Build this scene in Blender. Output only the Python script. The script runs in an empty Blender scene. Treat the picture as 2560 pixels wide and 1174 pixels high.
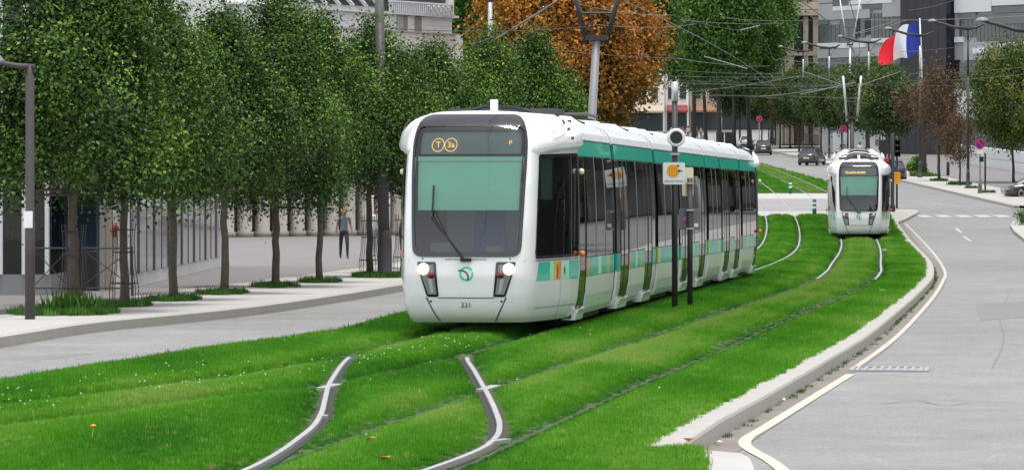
import bpy, bmesh, math, random
import numpy as np
from mathutils import Vector, Matrix

# ------------------------------------------------------------------ camera, sky, sun, exposure
scene = bpy.context.scene
EYE = 2.05; FOC = 9600.0; HOR = 490.0            # eye height, focal length and horizon row of the 2560 px photograph
cam_d = bpy.data.cameras.new('camera'); cam = bpy.data.objects.new('camera', cam_d)
scene.collection.objects.link(cam); scene.camera = cam
cam.location = (0, 0, EYE); cam.rotation_euler = (math.radians(90), 0, 0)
cam_d.sensor_width = 36; cam_d.lens = 135; cam_d.shift_y = -97/2560
cam_d.clip_start = 0.5; cam_d.clip_end = 4000

SUN_EL, SUN_AZ = math.radians(83), math.radians(150)      # azimuth clockwise from +Y: high behind the camera
world = bpy.data.worlds.new('World'); scene.world = world; world.use_nodes = True
wn = world.node_tree; wn.nodes.clear()
w_out = wn.nodes.new('ShaderNodeOutputWorld'); w_bg = wn.nodes.new('ShaderNodeBackground')
w_sky = wn.nodes.new('ShaderNodeTexSky'); w_sky.sky_type = 'NISHITA'; w_sky.sun_disc = False
w_sky.sun_elevation = SUN_EL; w_sky.sun_rotation = SUN_AZ; w_sky.dust_density = 1.0; w_sky.air_density = 1.0
w_hs = wn.nodes.new('ShaderNodeHueSaturation'); w_hs.inputs['Saturation'].default_value = 0.22
w_bg.inputs['Strength'].default_value = 0.145
wn.links.new(w_sky.outputs[0], w_hs.inputs['Color']); wn.links.new(w_hs.outputs[0], w_bg.inputs['Color'])
wn.links.new(w_bg.outputs[0], w_out.inputs['Surface'])
sun_d = bpy.data.lights.new('sun', 'SUN'); sun = bpy.data.objects.new('sun', sun_d); scene.collection.objects.link(sun)
sun_d.energy = 1.5; sun_d.angle = math.radians(14); sun_d.color = (1.0, 0.965, 0.92)
sd = Vector((math.cos(SUN_EL)*math.sin(SUN_AZ), math.cos(SUN_EL)*math.cos(SUN_AZ), math.sin(SUN_EL)))
sun.rotation_euler = sd.to_track_quat('Z', 'Y').to_euler(); sun.location = sd*200
scene.view_settings.view_transform = 'Standard'; scene.view_settings.look = 'None'
scene.view_settings.exposure = 1.02; scene.view_settings.gamma = 1.0

# ------------------------------------------------------------------ terrain and ground points
def sstep(a, b, x):
    t = np.clip((np.asarray(x, float)-a)/(b-a), 0, 1); return t*t*(3-2*t)
def ramp(Y):                                              # level, then the street climbs
    q = (np.asarray(Y, float)-158)/10
    return 0.0272*10*np.where(q > 30, q, np.log1p(np.exp(np.minimum(q, 30))))
def T(X, Y): return ramp(Y)*sstep(-5, 6, X)
def G(px, py, dz=0.0):
    """ground point under a pixel of the photograph (dz above the terrain)"""
    lo, hi = 15.0, 900.0
    for _ in range(60):
        Y = (lo+hi)/2; X = (px-1280)*Y/FOC
        if HOR+FOC/Y*(EYE-float(T(X, Y))-dz) > py: lo = Y
        else: hi = Y
    return Vector((X, Y, float(T(X, Y))+dz))
def curve_fn(pts):                                        # smooth X(Y) through points (Y, X)
    pts = sorted(pts); ys = np.array([p[0] for p in pts], float); xs = np.array([p[1] for p in pts], float)
    h = np.diff(ys); d = np.diff(xs)/h
    m = np.concatenate([[d[0]], (d[:-1]*h[1:]+d[1:]*h[:-1])/(h[:-1]+h[1:]), [d[-1]]])
    def f(Y):
        Y = np.asarray(Y, float); i = np.clip(np.searchsorted(ys, Y)-1, 0, len(h)-1)
        t = (Y-ys[i])/h[i]; tc = np.clip(t, 0, 1)
        v = ((1+2*tc)*(1-tc)**2*xs[i]+tc*(1-tc)**2*h[i]*m[i]+tc**2*(3-2*tc)*xs[i+1]+tc**2*(tc-1)*h[i]*m[i+1])
        return v+np.where(t < 0, (t*h[i])*m[0], 0)+np.where(t > 1, (t-1)*h[i]*m[-1], 0)
    return f
def px_fn(pts, dz=0.0):
    q = [G(x, y, dz) for x, y in pts]; return [(p.y, p.x) for p in q]
trackA = curve_fn([(22, -9.6), (34.5, -5.2), (41.9, -2.85), (49.2, -1.5), (55.5, -.67), (70, 1.24), (98, 4.95), (130, 8.6), (166, 11.7), (188, 13.2), (223, 14.95), (282, 17.0), (350, 17.6), (420, 15.5)])
trackB = curve_fn([(20, -2.4), (33, -.65), (41.9, .6), (54, 2.4), (61.5, 3.45), (75, 5.45), (89.5, 7.5), (103.6, 9.2), (115, 10.3), (163, 14.7), (223, 18.4), (282, 20.2), (350, 20.9), (420, 18.8)])
KERB_PX = [(1590, 1132), (1700, 1062), (1850, 985), (2000, 905), (2100, 850), (2200, 780), (2270, 725), (2303, 692), (2308, 665), (2281, 625), (2252, 590), (2233, 562), (2224, 546)]
kerbR = curve_fn(px_fn(KERB_PX))
grassL = curve_fn([(20, -10.4)]+px_fn([(0, 962), (420, 893), (840, 832), (1000, 792)])+[(98, 2.3), (130, 5.9), (166, 9.0), (188, 10.5), (223, 12.2), (282, 14.2), (350, 14.8)])
def grassR(Y):
    Y = np.asarray(Y, float)
    return np.where(Y > 215, 22.0, kerbR(np.minimum(Y, 196)))
ROAD = -0.16
kerbLeft = curve_fn([(25, -11.5)]+px_fn([(0, 842), (240, 806), (560, 775), (840, 738), (1000, 712)], 0.0)+[(140, 3.0), (200, 5.0), (300, 6.5), (420, 5.0)])

# ------------------------------------------------------------------ mesh helpers
COL = scene.collection
def fin(name, me, mat=None, parent=None, smooth=False):
    o = bpy.data.objects.new(name, me); COL.objects.link(o)
    if mat is not None:
        for m in (mat if isinstance(mat, (list, tuple)) else [mat]): me.materials.append(m)
    if smooth: me.polygons.foreach_set('use_smooth', [True]*len(me.polygons))
    if parent is not None: o.parent = parent
    return o
def tag(o, label=None, cat=None, group=None, kind=None):
    if label: o['label'] = label
    if cat: o['category'] = cat
    if group: o['group'] = group
    if kind: o['kind'] = kind
    return o
def thing(name, label, cat, loc=(0, 0, 0), rz=0.0, group=None):
    o = bpy.data.objects.new(name, None); COL.objects.link(o); o.empty_display_size = .2
    o.location = loc; o.rotation_euler = (0, 0, rz)
    return tag(o, label, cat, group)
def copy_tree(o, parent=None):
    c = o.copy(); COL.objects.link(c); c.parent = parent
    for ch in [x for x in bpy.data.objects if x.parent == o]: copy_tree(ch, c)
    return c
class MB:
    """collects shapes for one mesh"""
    def __init__(s): s.v = []; s.f = []; s.m = []
    def add(s, v, f, m=0):
        b = len(s.v); s.v += [tuple(p) for p in v]; s.f += [tuple(i+b for i in q) for q in f]; s.m += [m]*len(f); return s
    def box(s, c, d, rz=0.0, m=0, taper=1.0):
        cx, cy, cz = c; dx, dy, dz = d[0]/2, d[1]/2, d[2]/2; ca, sa = math.cos(rz), math.sin(rz); v = []
        for z, k in ((-dz, 1.0), (dz, taper)):
            for x, y in ((-dx, -dy), (dx, -dy), (dx, dy), (-dx, dy)):
                x *= k; y *= k; v.append((cx+x*ca-y*sa, cy+x*sa+y*ca, cz+z))
        return s.add(v, [(3, 2, 1, 0), (4, 5, 6, 7), (0, 1, 5, 4), (1, 2, 6, 5), (2, 3, 7, 6), (3, 0, 4, 7)], m)
    def tube(s, pts, r, n=8, m=0, cap=True):
        pts = [Vector(p) for p in pts]; rs = r if isinstance(r, (list, tuple)) else [r]*len(pts); v = []; f = []
        up0 = None
        for i, p in enumerate(pts):
            d = (pts[min(i+1, len(pts)-1)]-pts[max(i-1, 0)]).normalized()
            ref = Vector((0, 0, 1)) if abs(d.z) < .9 else Vector((1, 0, 0))
            if up0 is not None: ref = up0
            a = d.cross(ref)
            if a.length < 1e-5: a = d.cross(Vector((0, 1, 0)))
            a.normalize(); b = a.cross(d).normalized(); up0 = b
            for k in range(n):
                t = 2*math.pi*k/n; v.append(p+a*math.cos(t)*rs[i]+b*math.sin(t)*rs[i])
        for i in range(len(pts)-1):
            for k in range(n):
                k2 = (k+1) % n; f.append((i*n+k, i*n+k2, (i+1)*n+k2, (i+1)*n+k))
        if cap: f.append(tuple(reversed(range(n)))); f.append(tuple((len(pts)-1)*n+k for k in range(n)))
        return s.add(v, f, m)
    def lathe(s, prof, c=(0, 0, 0), n=16, m=0, axis='z'):
        v = []; f = []
        for r, z in prof:
            for k in range(n):
                t = 2*math.pi*k/n; p = (r*math.cos(t), r*math.sin(t), z)
                if axis == 'y': p = (p[0], p[2], p[1])
                if axis == 'x': p = (p[2], p[0], p[1])
                v.append((c[0]+p[0], c[1]+p[1], c[2]+p[2]))
        for i in range(len(prof)-1):
            for k in range(n):
                k2 = (k+1) % n; f.append((i*n+k, i*n+k2, (i+1)*n+k2, (i+1)*n+k))
        f.append(tuple(reversed(range(n)))); f.append(tuple((len(prof)-1)*n+k for k in range(n)))
        return s.add(v, f, m)
    def build(s, name, mat=None, parent=None, smooth=False, recalc=True):
        me = bpy.data.meshes.new(name); me.from_pydata(s.v, [], s.f)
        if any(s.m): me.polygons.foreach_set('material_index', s.m)
        if recalc:
            bm = bmesh.new(); bm.from_mesh(me); bmesh.ops.recalc_face_normals(bm, faces=bm.faces[:]); bm.to_mesh(me); bm.free()
        me.update(); o = fin(name, me, mat, parent, smooth)
        return o
def text_mesh(name, s, size, mat, parent, mtx, depth=.002):
    cu = bpy.data.curves.new(name, 'FONT'); cu.body = s; cu.size = size; cu.align_x = 'CENTER'; cu.align_y = 'CENTER'; cu.extrude = depth
    tmp = bpy.data.objects.new('tmp_text', cu); COL.objects.link(tmp)
    dg = bpy.context.evaluated_depsgraph_get(); dg.update()
    me = bpy.data.meshes.new_from_object(tmp.evaluated_get(dg)); bpy.data.objects.remove(tmp); me.name = name
    me.transform(mtx); me.materials.clear()
    return fin(name, me, mat, parent)

# ------------------------------------------------------------------ materials
def lin(r, g, b):
    f = lambda c: c/255/12.92 if c <= 10 else ((c/255+.055)/1.055)**2.4
    return (f(r), f(g), f(b), 1)
def mat(name, col, rough=.6, metal=0.0, spec=.5, coat=0.0, noise=None, bump=None, emit=None, tint2=None):
    """noise = (scale, amount): lightness variation; bump = (scale, strength)"""
    m = bpy.data.materials.new(name); m.use_nodes = True; nt = m.node_tree; b = nt.nodes['Principled BSDF']
    c = col if len(col) == 4 else (*col, 1)
    b.inputs['Base Color'].default_value = c; b.inputs['Roughness'].default_value = rough; b.inputs['Metallic'].default_value = metal
    b.inputs['Specular IOR Level'].default_value = spec; b.inputs['Coat Weight'].default_value = coat
    if coat: b.inputs['Coat Roughness'].default_value = .06
    tc = None
    def coords():
        nonlocal tc
        if tc is None: tc = nt.nodes.new('ShaderNodeTexCoord')
        return tc.outputs['Object']
    if noise:
        mix = nt.nodes.new('ShaderNodeMix'); mix.data_type = 'RGBA'
        ns = noise if isinstance(noise[0], (list, tuple)) else [noise]
        prev = None
        for ent in ns:
            sc, amt = ent[0], ent[1]
            t = nt.nodes.new('ShaderNodeTexNoise'); t.inputs['Scale'].default_value = sc; t.inputs['Detail'].default_value = 6; t.inputs['Roughness'].default_value = .62
            if len(ent) > 2:
                mp_ = nt.nodes.new('ShaderNodeMapping'); mp_.inputs['Scale'].default_value = ent[2]; nt.links.new(coords(), mp_.inputs['Vector']); nt.links.new(mp_.outputs[0], t.inputs['Vector'])
            else: nt.links.new(coords(), t.inputs['Vector'])
            mr = nt.nodes.new('ShaderNodeMapRange'); mr.inputs['From Min'].default_value = .3; mr.inputs['From Max'].default_value = .7
            mr.inputs['To Min'].default_value = 1-amt; mr.inputs['To Max'].default_value = 1+amt
            nt.links.new(t.outputs['Fac'], mr.inputs['Value'])
            if prev is None: prev = mr.outputs[0]
            else:
                mu = nt.nodes.new('ShaderNodeMath'); mu.operation = 'MULTIPLY'; nt.links.new(prev, mu.inputs[0]); nt.links.new(mr.outputs[0], mu.inputs[1]); prev = mu.outputs[0]
        vm = nt.nodes.new('ShaderNodeVectorMath'); vm.operation = 'SCALE'; vm.inputs[0].default_value = c[:3]
        if tint2:
            t = nt.nodes.new('ShaderNodeTexNoise'); t.inputs['Scale'].default_value = tint2[1]; t.inputs['Detail'].default_value = 5; nt.links.new(coords(), t.inputs['Vector'])
            rp = nt.nodes.new('ShaderNodeMapRange'); rp.inputs['From Min'].default_value = .4; rp.inputs['From Max'].default_value = .65; nt.links.new(t.outputs['Fac'], rp.inputs['Value'])
            mix.inputs[6].default_value = c; mix.inputs[7].default_value = (*tint2[0][:3], 1); nt.links.new(rp.outputs[0], mix.inputs[0]); nt.links.new(mix.outputs[2], vm.inputs[0])
        nt.links.new(prev, vm.inputs['Scale']); nt.links.new(vm.outputs[0], b.inputs['Base Color'])
    if bump:
        t = nt.nodes.new('ShaderNodeTexNoise'); t.inputs['Scale'].default_value = bump[0]; t.inputs['Detail'].default_value = 5; nt.links.new(coords(), t.inputs['Vector'])
        bn = nt.nodes.new('ShaderNodeBump'); bn.inputs['Strength'].default_value = bump[1]; bn.inputs['Distance'].default_value = .02
        nt.links.new(t.outputs['Fac'], bn.inputs['Height']); nt.links.new(bn.outputs[0], b.inputs['Normal'])
    if emit: b.inputs['Emission Color'].default_value = (*emit[0][:3], 1); b.inputs['Emission Strength'].default_value = emit[1]
    return m
def glass_mat(name, tint, ior=1.5, rough=.01):
    """sheet of tinted window glass: Fresnel mix of a mirror and a tinted see-through"""
    m = bpy.data.materials.new(name); m.use_nodes = True; nt = m.node_tree; nt.nodes.clear()
    o = nt.nodes.new('ShaderNodeOutputMaterial'); mx = nt.nodes.new('ShaderNodeMixShader'); fr = nt.nodes.new('ShaderNodeFresnel')
    gl = nt.nodes.new('ShaderNodeBsdfGlossy'); tr = nt.nodes.new('ShaderNodeBsdfTransparent')
    fr.inputs['IOR'].default_value = ior; gl.inputs['Roughness'].default_value = rough; tr.inputs['Color'].default_value = (*tint, 1)
    nt.links.new(fr.outputs[0], mx.inputs[0]); nt.links.new(tr.outputs[0], mx.inputs[1]); nt.links.new(gl.outputs[0], mx.inputs[2]); nt.links.new(mx.outputs[0], o.inputs[0])
    return m
def leaf_mat(name, stops, trans=.28, instancer=False, rough=.5):
    """foliage: the attribute 'tone' of each leaf picks its colour"""
    m = bpy.data.materials.new(name); m.use_nodes = True; nt = m.node_tree; b = nt.nodes['Principled BSDF']; out = nt.nodes['Material Output']
    at = nt.nodes.new('ShaderNodeAttribute'); at.attribute_name = 'tone'; at.attribute_type = 'INSTANCER' if instancer else 'GEOMETRY'
    cr = nt.nodes.new('ShaderNodeValToRGB'); e = cr.color_ramp.elements
    while len(e) < len(stops): e.new(.5)
    for k, (p, c) in enumerate(stops): e[k].position = p; e[k].color = (*c[:3], 1)
    nt.links.new(at.outputs['Fac'], cr.inputs[0]); nt.links.new(cr.outputs[0], b.inputs['Base Color'])
    b.inputs['Roughness'].default_value = rough; b.inputs['Specular IOR Level'].default_value = .35
    tl = nt.nodes.new('ShaderNodeBsdfTranslucent'); nt.links.new(cr.outputs[0], tl.inputs['Color'])
    mx = nt.nodes.new('ShaderNodeMixShader'); mx.inputs[0].default_value = trans
    nt.links.new(b.outputs[0], mx.inputs[1]); nt.links.new(tl.outputs[0], mx.inputs[2]); nt.links.new(mx.outputs[0], out.inputs[0])
    return m
M = {}
M['asphalt'] = mat('asphalt', (.225, .22, .215), .85, noise=[(.06, .12), (.9, .05, (1, .03, 1)), (.6, .12), (2.5, .08), (28, .3)], bump=(90, .25))
M['asphalt_dark'] = mat('asphalt_dark', (.27, .265, .265), .85, noise=[(.5, .1), (60, .15)], bump=(90, .2))
M['base'] = mat('base', (.2, .19, .18), .9, noise=(1.0, .1))
M['pave'] = mat('pave', (.42, .40, .378), .8, noise=[(.4, .08), (4, .06), (40, .07)], bump=(50, .1))
M['pave_warm'] = mat('pave_warm', (.185, .172, .168), .85, noise=[(.5, .1), (30, .12)])
M['granite'] = mat('granite', (.40, .382, .35), .75, noise=[(1.2, .1), (35, .16)], bump=(60, .2), tint2=((.33, .31, .27), .9))
M['gutter'] = mat('gutter', (.2, .175, .155), .9, noise=[(1.5, .18), (40, .2)], bump=(60, .2))
M['line'] = mat('line', (.52, .49, .385), .7, noise=[(3, .07), (50, .08)])
M['line_faded'] = mat('line_faded', (.46, .44, .37), .75, noise=[(1.2, .12), (12, .1)])
M['line_white'] = mat('line_white', (.44, .44, .43), .7, noise=[(3, .07), (50, .08)])
M['soil'] = mat('soil', (.035, .085, .014), .95, noise=[(1.2, .25), (25, .3)], tint2=((.05, .05, .02), 2.0))
M['dirt'] = mat('dirt', (.06, .045, .03), .95, noise=[(5, .3), (30, .3)])
M['rail'] = mat('rail', (.36, .35, .345), .6, metal=.2, noise=[(2, .12), (30, .12)])
M['rail_pad'] = mat('rail_pad', (.022, .021, .022), .85, noise=(20, .3))
M['crack'] = mat('crack', (.17, .167, .163), .9)
M['concrete'] = mat('concrete', (.48, .46, .43), .85, noise=[(1.5, .1), (30, .1)])
M['white'] = mat('white', (.85, .85, .85), .28, coat=.5, noise=[(1.2, .025), (14, .02)])
M['white_matt'] = mat('white_matt', (.76, .755, .745), .7, noise=[(.3, .05), (3, .03)])
M['cream_wall'] = mat('cream_wall', (.70, .655, .60), .8, noise=[(.3, .05), (4, .04)])
M['teal'] = mat('teal', lin(8, 186, 158), .3, coat=.4, noise=(3, .04))
M['teal_light'] = mat('teal_light', lin(45, 205, 178), .3, coat=.4)
M['lime'] = mat('lime', lin(170, 200, 80), .35, coat=.3)
M['orange'] = mat('orange', lin(235, 125, 70), .35, coat=.3)
M['mint'] = mat('mint', lin(165, 225, 195), .5)
M['blind'] = mat('blind', lin(165, 232, 208), .8, noise=(2, .03))
M['roof_grey'] = mat('roof_grey', (.47, .475, .48), .45, noise=[(2, .07), (18, .05)], coat=.15)
M['black'] = mat('black', (.012, .012, .013), .5)
M['black_gloss'] = mat('black_gloss', (.012, .012, .014), .12, coat=.5)
M['rubber'] = mat('rubber', (.02, .02, .022), .75, noise=(8, .2))
M['post'] = mat('post', (.035, .032, .034), .55, noise=[(2, .15), (25, .1)])
M['post_brown'] = mat('post_brown', (.06, .052, .052), .6, noise=[(1.5, .15), (20, .12)])
M['silver'] = mat('silver', (.5, .5, .5), .4, metal=.5, noise=(4, .08))
M['steel'] = mat('steel', (.38, .385, .4), .35, metal=.8, noise=(6, .08))
M['grey'] = mat('grey', (.22, .225, .235), .5, noise=(4, .06))
M['grate'] = mat('grate', (.3, .3, .3), .6, noise=(20, .2))
M['grey_dark'] = mat('grey_dark', (.055, .057, .062), .5, noise=(4, .1))
M['glass_dark'] = glass_mat('glass_dark', (.16, .19, .185), 1.6)
M['glass_cab'] = glass_mat('glass_cab', (.9, .96, .94), 1.8)
M['glass_cabside'] = glass_mat('glass_cabside', (.3, .36, .34), 1.55)
M['glass_house'] = mat('glass_house', (.05, .06, .065), .06, spec=.8)
M['glass_green'] = glass_mat('glass_green', (.35, .43, .41), 1.6)
M['lamp'] = mat('lamp', (.9, .85, .7), .3, emit=((1.0, .80, .45), .75))
M['red_lamp'] = mat('red_lamp', (.16, .008, .01), .2, coat=.6)
M['red_on'] = mat('red_on', (.6, .03, .02), .3, emit=((1.0, .12, .05), 4.0))
M['amber'] = mat('amber', (.8, .5, .1), .5, emit=((1.0, .6, .15), .55))
M['sign_orange'] = mat('sign_orange', lin(245, 170, 20), .45)
M['sign_cream'] = mat('sign_cream', lin(235, 228, 190), .5)
M['sign_white'] = mat('sign_white', (.8, .8, .8), .45)
M['sign_red'] = mat('sign_red', lin(215, 35, 45), .4)
M['sign_blue'] = mat('sign_blue', lin(45, 50, 150), .4)
M['green_paint'] = mat('green_paint', lin(0, 105, 70), .4)
M['green_board'] = mat('green_board', lin(20, 130, 60), .5)
M['brick_red'] = mat('brick_red', (.4, .05, .03), .6)
M['blue_door'] = mat('blue_door', lin(70, 105, 135), .6, noise=(3, .15))
M['stone'] = mat('stone', (.42, .35, .27), .85, noise=[(.5, .12), (6, .1)])
M['stone_dark'] = mat('stone_dark', (.27, .235, .19), .85, noise=[(.5, .12), (6, .1)])
M['column'] = mat('column', (.34, .31, .27), .85, noise=[(.8, .08), (12, .1)])
M['navy'] = mat('navy', (.012, .013, .024), .4, noise=(.4, .2))
M['panel_white'] = mat('panel_white', (.66, .68, .69), .4)
M['panel_grey'] = mat('panel_grey', (.37, .385, .395), .45, noise=(.4, .06))
M['panel_mid'] = mat('panel_mid', (.14, .155, .16), .4)
M['pglass'] = mat('pglass', (.075, .09, .088), .12, spec=.7, noise=(.35, .35))
M['bark'] = mat('bark', (.105, .082, .062), .9, noise=[(6, .25), (30, .25)], bump=(18, .7))
M['bark_dark'] = mat('bark_dark', (.06, .05, .045), .9, noise=[(6, .25), (30, .25)], bump=(18, .6))
M['skin'] = mat('skin', (.28, .14, .09), .55)
M['hair'] = mat('hair', (.09, .05, .03), .6)
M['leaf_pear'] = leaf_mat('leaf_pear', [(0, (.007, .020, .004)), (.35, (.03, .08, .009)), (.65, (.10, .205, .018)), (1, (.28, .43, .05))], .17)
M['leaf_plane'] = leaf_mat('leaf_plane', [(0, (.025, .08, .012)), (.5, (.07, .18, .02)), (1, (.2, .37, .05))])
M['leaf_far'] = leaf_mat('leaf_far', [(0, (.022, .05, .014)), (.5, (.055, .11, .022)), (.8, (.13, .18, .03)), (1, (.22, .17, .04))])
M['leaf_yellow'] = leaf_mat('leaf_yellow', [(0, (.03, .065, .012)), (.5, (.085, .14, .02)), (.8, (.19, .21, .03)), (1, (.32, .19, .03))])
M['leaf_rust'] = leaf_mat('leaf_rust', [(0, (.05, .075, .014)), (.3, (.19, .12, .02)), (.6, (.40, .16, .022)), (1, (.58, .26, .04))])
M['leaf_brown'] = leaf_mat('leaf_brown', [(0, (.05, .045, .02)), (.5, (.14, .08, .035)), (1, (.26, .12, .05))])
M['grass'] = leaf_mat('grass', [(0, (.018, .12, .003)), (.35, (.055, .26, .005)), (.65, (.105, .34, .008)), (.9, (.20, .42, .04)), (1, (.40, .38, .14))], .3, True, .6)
M['weed'] = leaf_mat('weed', [(0, (.03, .10, .01)), (1, (.10, .25, .03))], .3, True, .6)
M['leaf_tan'] = mat('leaf_tan', (.42, .2, .07), .8)
M['clover'] = mat('clover', (.75, .74, .62), .7)

# ------------------------------------------------------------------ ground, roads, lawn
def structure(o, label=None): return tag(o, label, None, None, 'structure')
def sheet(name, x0, x1, ys, nx, dz, m, fz=None, thick=0.0, smooth=True):
    """surface between X = x0(Y) and X = x1(Y), following the terrain"""
    v = []; f = []; n = nx+1
    for Y in ys:
        a, b = float(x0(Y)), float(x1(Y))
        for k in range(n):
            X = a+(b-a)*k/nx; z = float(T(X, Y))+dz
            if fz: z += float(fz(X, Y))
            v.append((X, float(Y), z))
    for j in range(len(ys)-1):
        for k in range(nx): f.append((j*n+k, j*n+k+1, (j+1)*n+k+1, (j+1)*n+k))
    if thick:
        b0 = len(v); ring = [k for k in range(n)]+[j*n+n-1 for j in range(1, len(ys))]+[(len(ys)-1)*n+k for k in range(n-2, -1, -1)]+[j*n for j in range(len(ys)-2, 0, -1)]
        v += [(v[i][0], v[i][1], v[i][2]-thick) for i in ring]
        for q in range(len(ring)):
            q2 = (q+1) % len(ring); f.append((ring[q2], ring[q], b0+q, b0+q2))
    me = bpy.data.meshes.new(name); me.from_pydata(v, [], f); me.update()
    return fin(name, me, m, None, smooth and not thick)
const = lambda c: (lambda Y: c)
structure(sheet('ground', const(-500), const(500), np.concatenate([np.arange(-60, 150, 30), np.arange(150, 700, 10), np.arange(700, 1600, 100)]), 100, -.45, M['base']))
structure(sheet('road', const(-30), const(70), np.concatenate([np.arange(10, 150, 10), np.arange(150, 260, 4), np.arange(260, 800, 20)]), 100, ROAD, M['asphalt']))

XL = curve_fn(px_fn([(905, 872), (885, 884), (860, 905), (838, 935), (822, 962), (812, 1000), (800, 1040), (780, 1068), (750, 1092), (700, 1128), (640, 1162), (540, 1205)]))
XR = curve_fn(px_fn([(1207, 850), (1185, 862), (1169, 880), (1168, 897), (1185, 925), (1205, 960), (1222, 990), (1240, 1030), (1249, 1062), (1242, 1090), (1214, 1115), (1155, 1142), (1060, 1176), (985, 1205)]))
def rail_dist(X, Y):
    dA = np.minimum(np.abs(X-trackA(Y)-.75), np.abs(X-trackA(Y)+.75)); dB = np.minimum(np.abs(X-trackB(Y)-.75), np.abs(X-trackB(Y)+.75))
    dC = np.where(Y < 50.5, np.minimum(np.abs(X-XL(Y)), np.abs(X-XR(Y))), 9.0)
    return dA, dB, dC
def lumps(X, Y):
    return (np.sin(X*1.7+Y*.31)*np.sin(Y*.43+X*.6+1.0)+.6*np.sin(X*3.9-Y*.9)*np.sin(Y*1.13+.5))
def relief(X, Y):
    dA, dB, dC = rail_dist(X, Y); d = np.minimum(np.minimum(dA, dB), dC)
    return -.035+.052*(1-np.exp(-(d/.28)**2))+.008*lumps(X, Y)*sstep(.1, .6, d)
crossY0, crossY1 = 196.0, 240.0
def gR(Y): return np.where(np.asarray(Y) < 30.8, .049*np.asarray(Y, float), grassR(Y))
o = sheet('lawn', grassL, gR, np.concatenate([np.arange(20, 70, .5), np.arange(70, 130, 1), np.arange(130, crossY0+.1, 2)]), 60, 0, M['soil'], relief, .3); structure(o)
o = sheet('lawn', grassL, gR, np.arange(crossY1, 420, 4), 40, 0, M['soil'], relief, .3); structure(o)
for name, y0, y1, m in (('crossing_apron', crossY0+.05, 204, 'pave'), ('crossing_road', 204, 228, 'asphalt_dark'), ('crossing_apron', 228, crossY1-.05, 'pave')):
    structure(sheet(name, lambda Y: grassL(Y)-1.5, lambda Y: np.asarray(19.2+.05*(Y-196)), np.linspace(y0, y1, 8), 30, -.006, M[m], None, .2))

# rails
def rail(name, fx, y0, y1, w, z, parent, m='rail', step=1.0, h=.12, fz=None):
    ys = np.arange(y0, y1+step*.5, step); v = []; f = []
    for Y in ys:
        X = float(fx(Y)); mslope = float(fx(Y+.05)-fx(Y-.05))/.1; k = math.sqrt(1+mslope*mslope)*w/2
        t = float(T(X, Y)); zz = t+z+(float(fz(Y)) if fz else 0)
        v += [(X-k, Y, zz-h), (X-k*.9, Y, zz), (X+k*.9, Y, zz), (X+k, Y, zz-h)]
    for j in range(len(ys)-1):
        for k in range(3): f.append((j*4+k, j*4+k+1, j*4+4+k+1, j*4+4+k))
    f += [(0, 1, 2, 3), tuple(4*(len(ys)-1)+q for q in (3, 2, 1, 0))]
    me = bpy.data.meshes.new(name); me.from_pydata(v, [], f); me.update(); return fin(name, me, M[m], parent)
def track_root(name, label):
    r = bpy.data.objects.new(name, None); COL.objects.link(r); structure(r, label); return r
ra = track_root('tram_track', 'grooved track under the nearer tram, half hidden in grass'); rb = track_root('tram_track', 'grooved track under the farther tram'); rc = track_root('tram_crossover', 'shiny crossover rails snaking between the two tracks')
sink = lambda Y: -.055*(1-float(sstep(92, 104, Y)))
for sgn in (-1, 1):
    for (fx, r) in ((trackA, ra), (trackB, rb)):
        g = (lambda fx, sgn: (lambda Y: fx(Y)+sgn*.7425))(fx, sgn)
        rail('rail', g, 20, 400, .062, .004, r, 'rail', 1.0, .12, sink)
        q = (lambda fx, sgn: (lambda Y: fx(Y)+sgn*(.7425-.075)))(fx, sgn)
        rail('groove', q, 20, 400, .06, -.02, r, 'rail_pad', 1.0, .12, sink)
endsink = lambda Y: -.06*float(sstep(48.6, 50.4, Y))
for fx, sgn in ((XL, 1), (XR, -1)):
    rail('rail', fx, 28, 50.6, .056, .008, rc, 'rail', .4, .14, endsink)
    q = (lambda fx, sgn: (lambda Y: fx(Y)+sgn*.062))(fx, sgn)
    rail('groove', q, 28, 50.6, .055, -.02, rc, 'rail_pad', .4, .12, endsink)
    q = (lambda fx, sgn: (lambda Y: fx(Y)-sgn*.052))(fx, sgn)
    rail('rubber_edge', q, 28, 50.6, .035, -.025, rc, 'dirt', .4, .12, endsink)
def plate(px, py, w, d, rz, parent=rc, z=.006):
    p = G(px, py); MB().box((p.x, p.y, z-.05), (w, d, .1), rz).build('frog_plate', M['rail'], parent)
plate(824, 964, .12, .9, -.15); plate(1222, 968, .12, 1.0, -.15); plate(806, 1038, .10, .15, 0); plate(1246, 1100, .07, .4, -.4)
# small concrete lids lying in the lawn
for k, (px, py, w) in enumerate([(2016, 628, .45), (2215, 627, .2), (2204, 731, .16), (2180, 745, .08), (1926, 452, .4), (1800, 705, .12)]):
    p = G(px, py); o = MB().box((0, 0, 0), (w, .9, .06)).build('utility_cover', M['concrete']); o.location = p+Vector((0, 0, .03))
    tag(o, 'small pale concrete lid set flush in the tram lawn', 'utility cover', 'concrete lids in the lawn')

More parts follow.
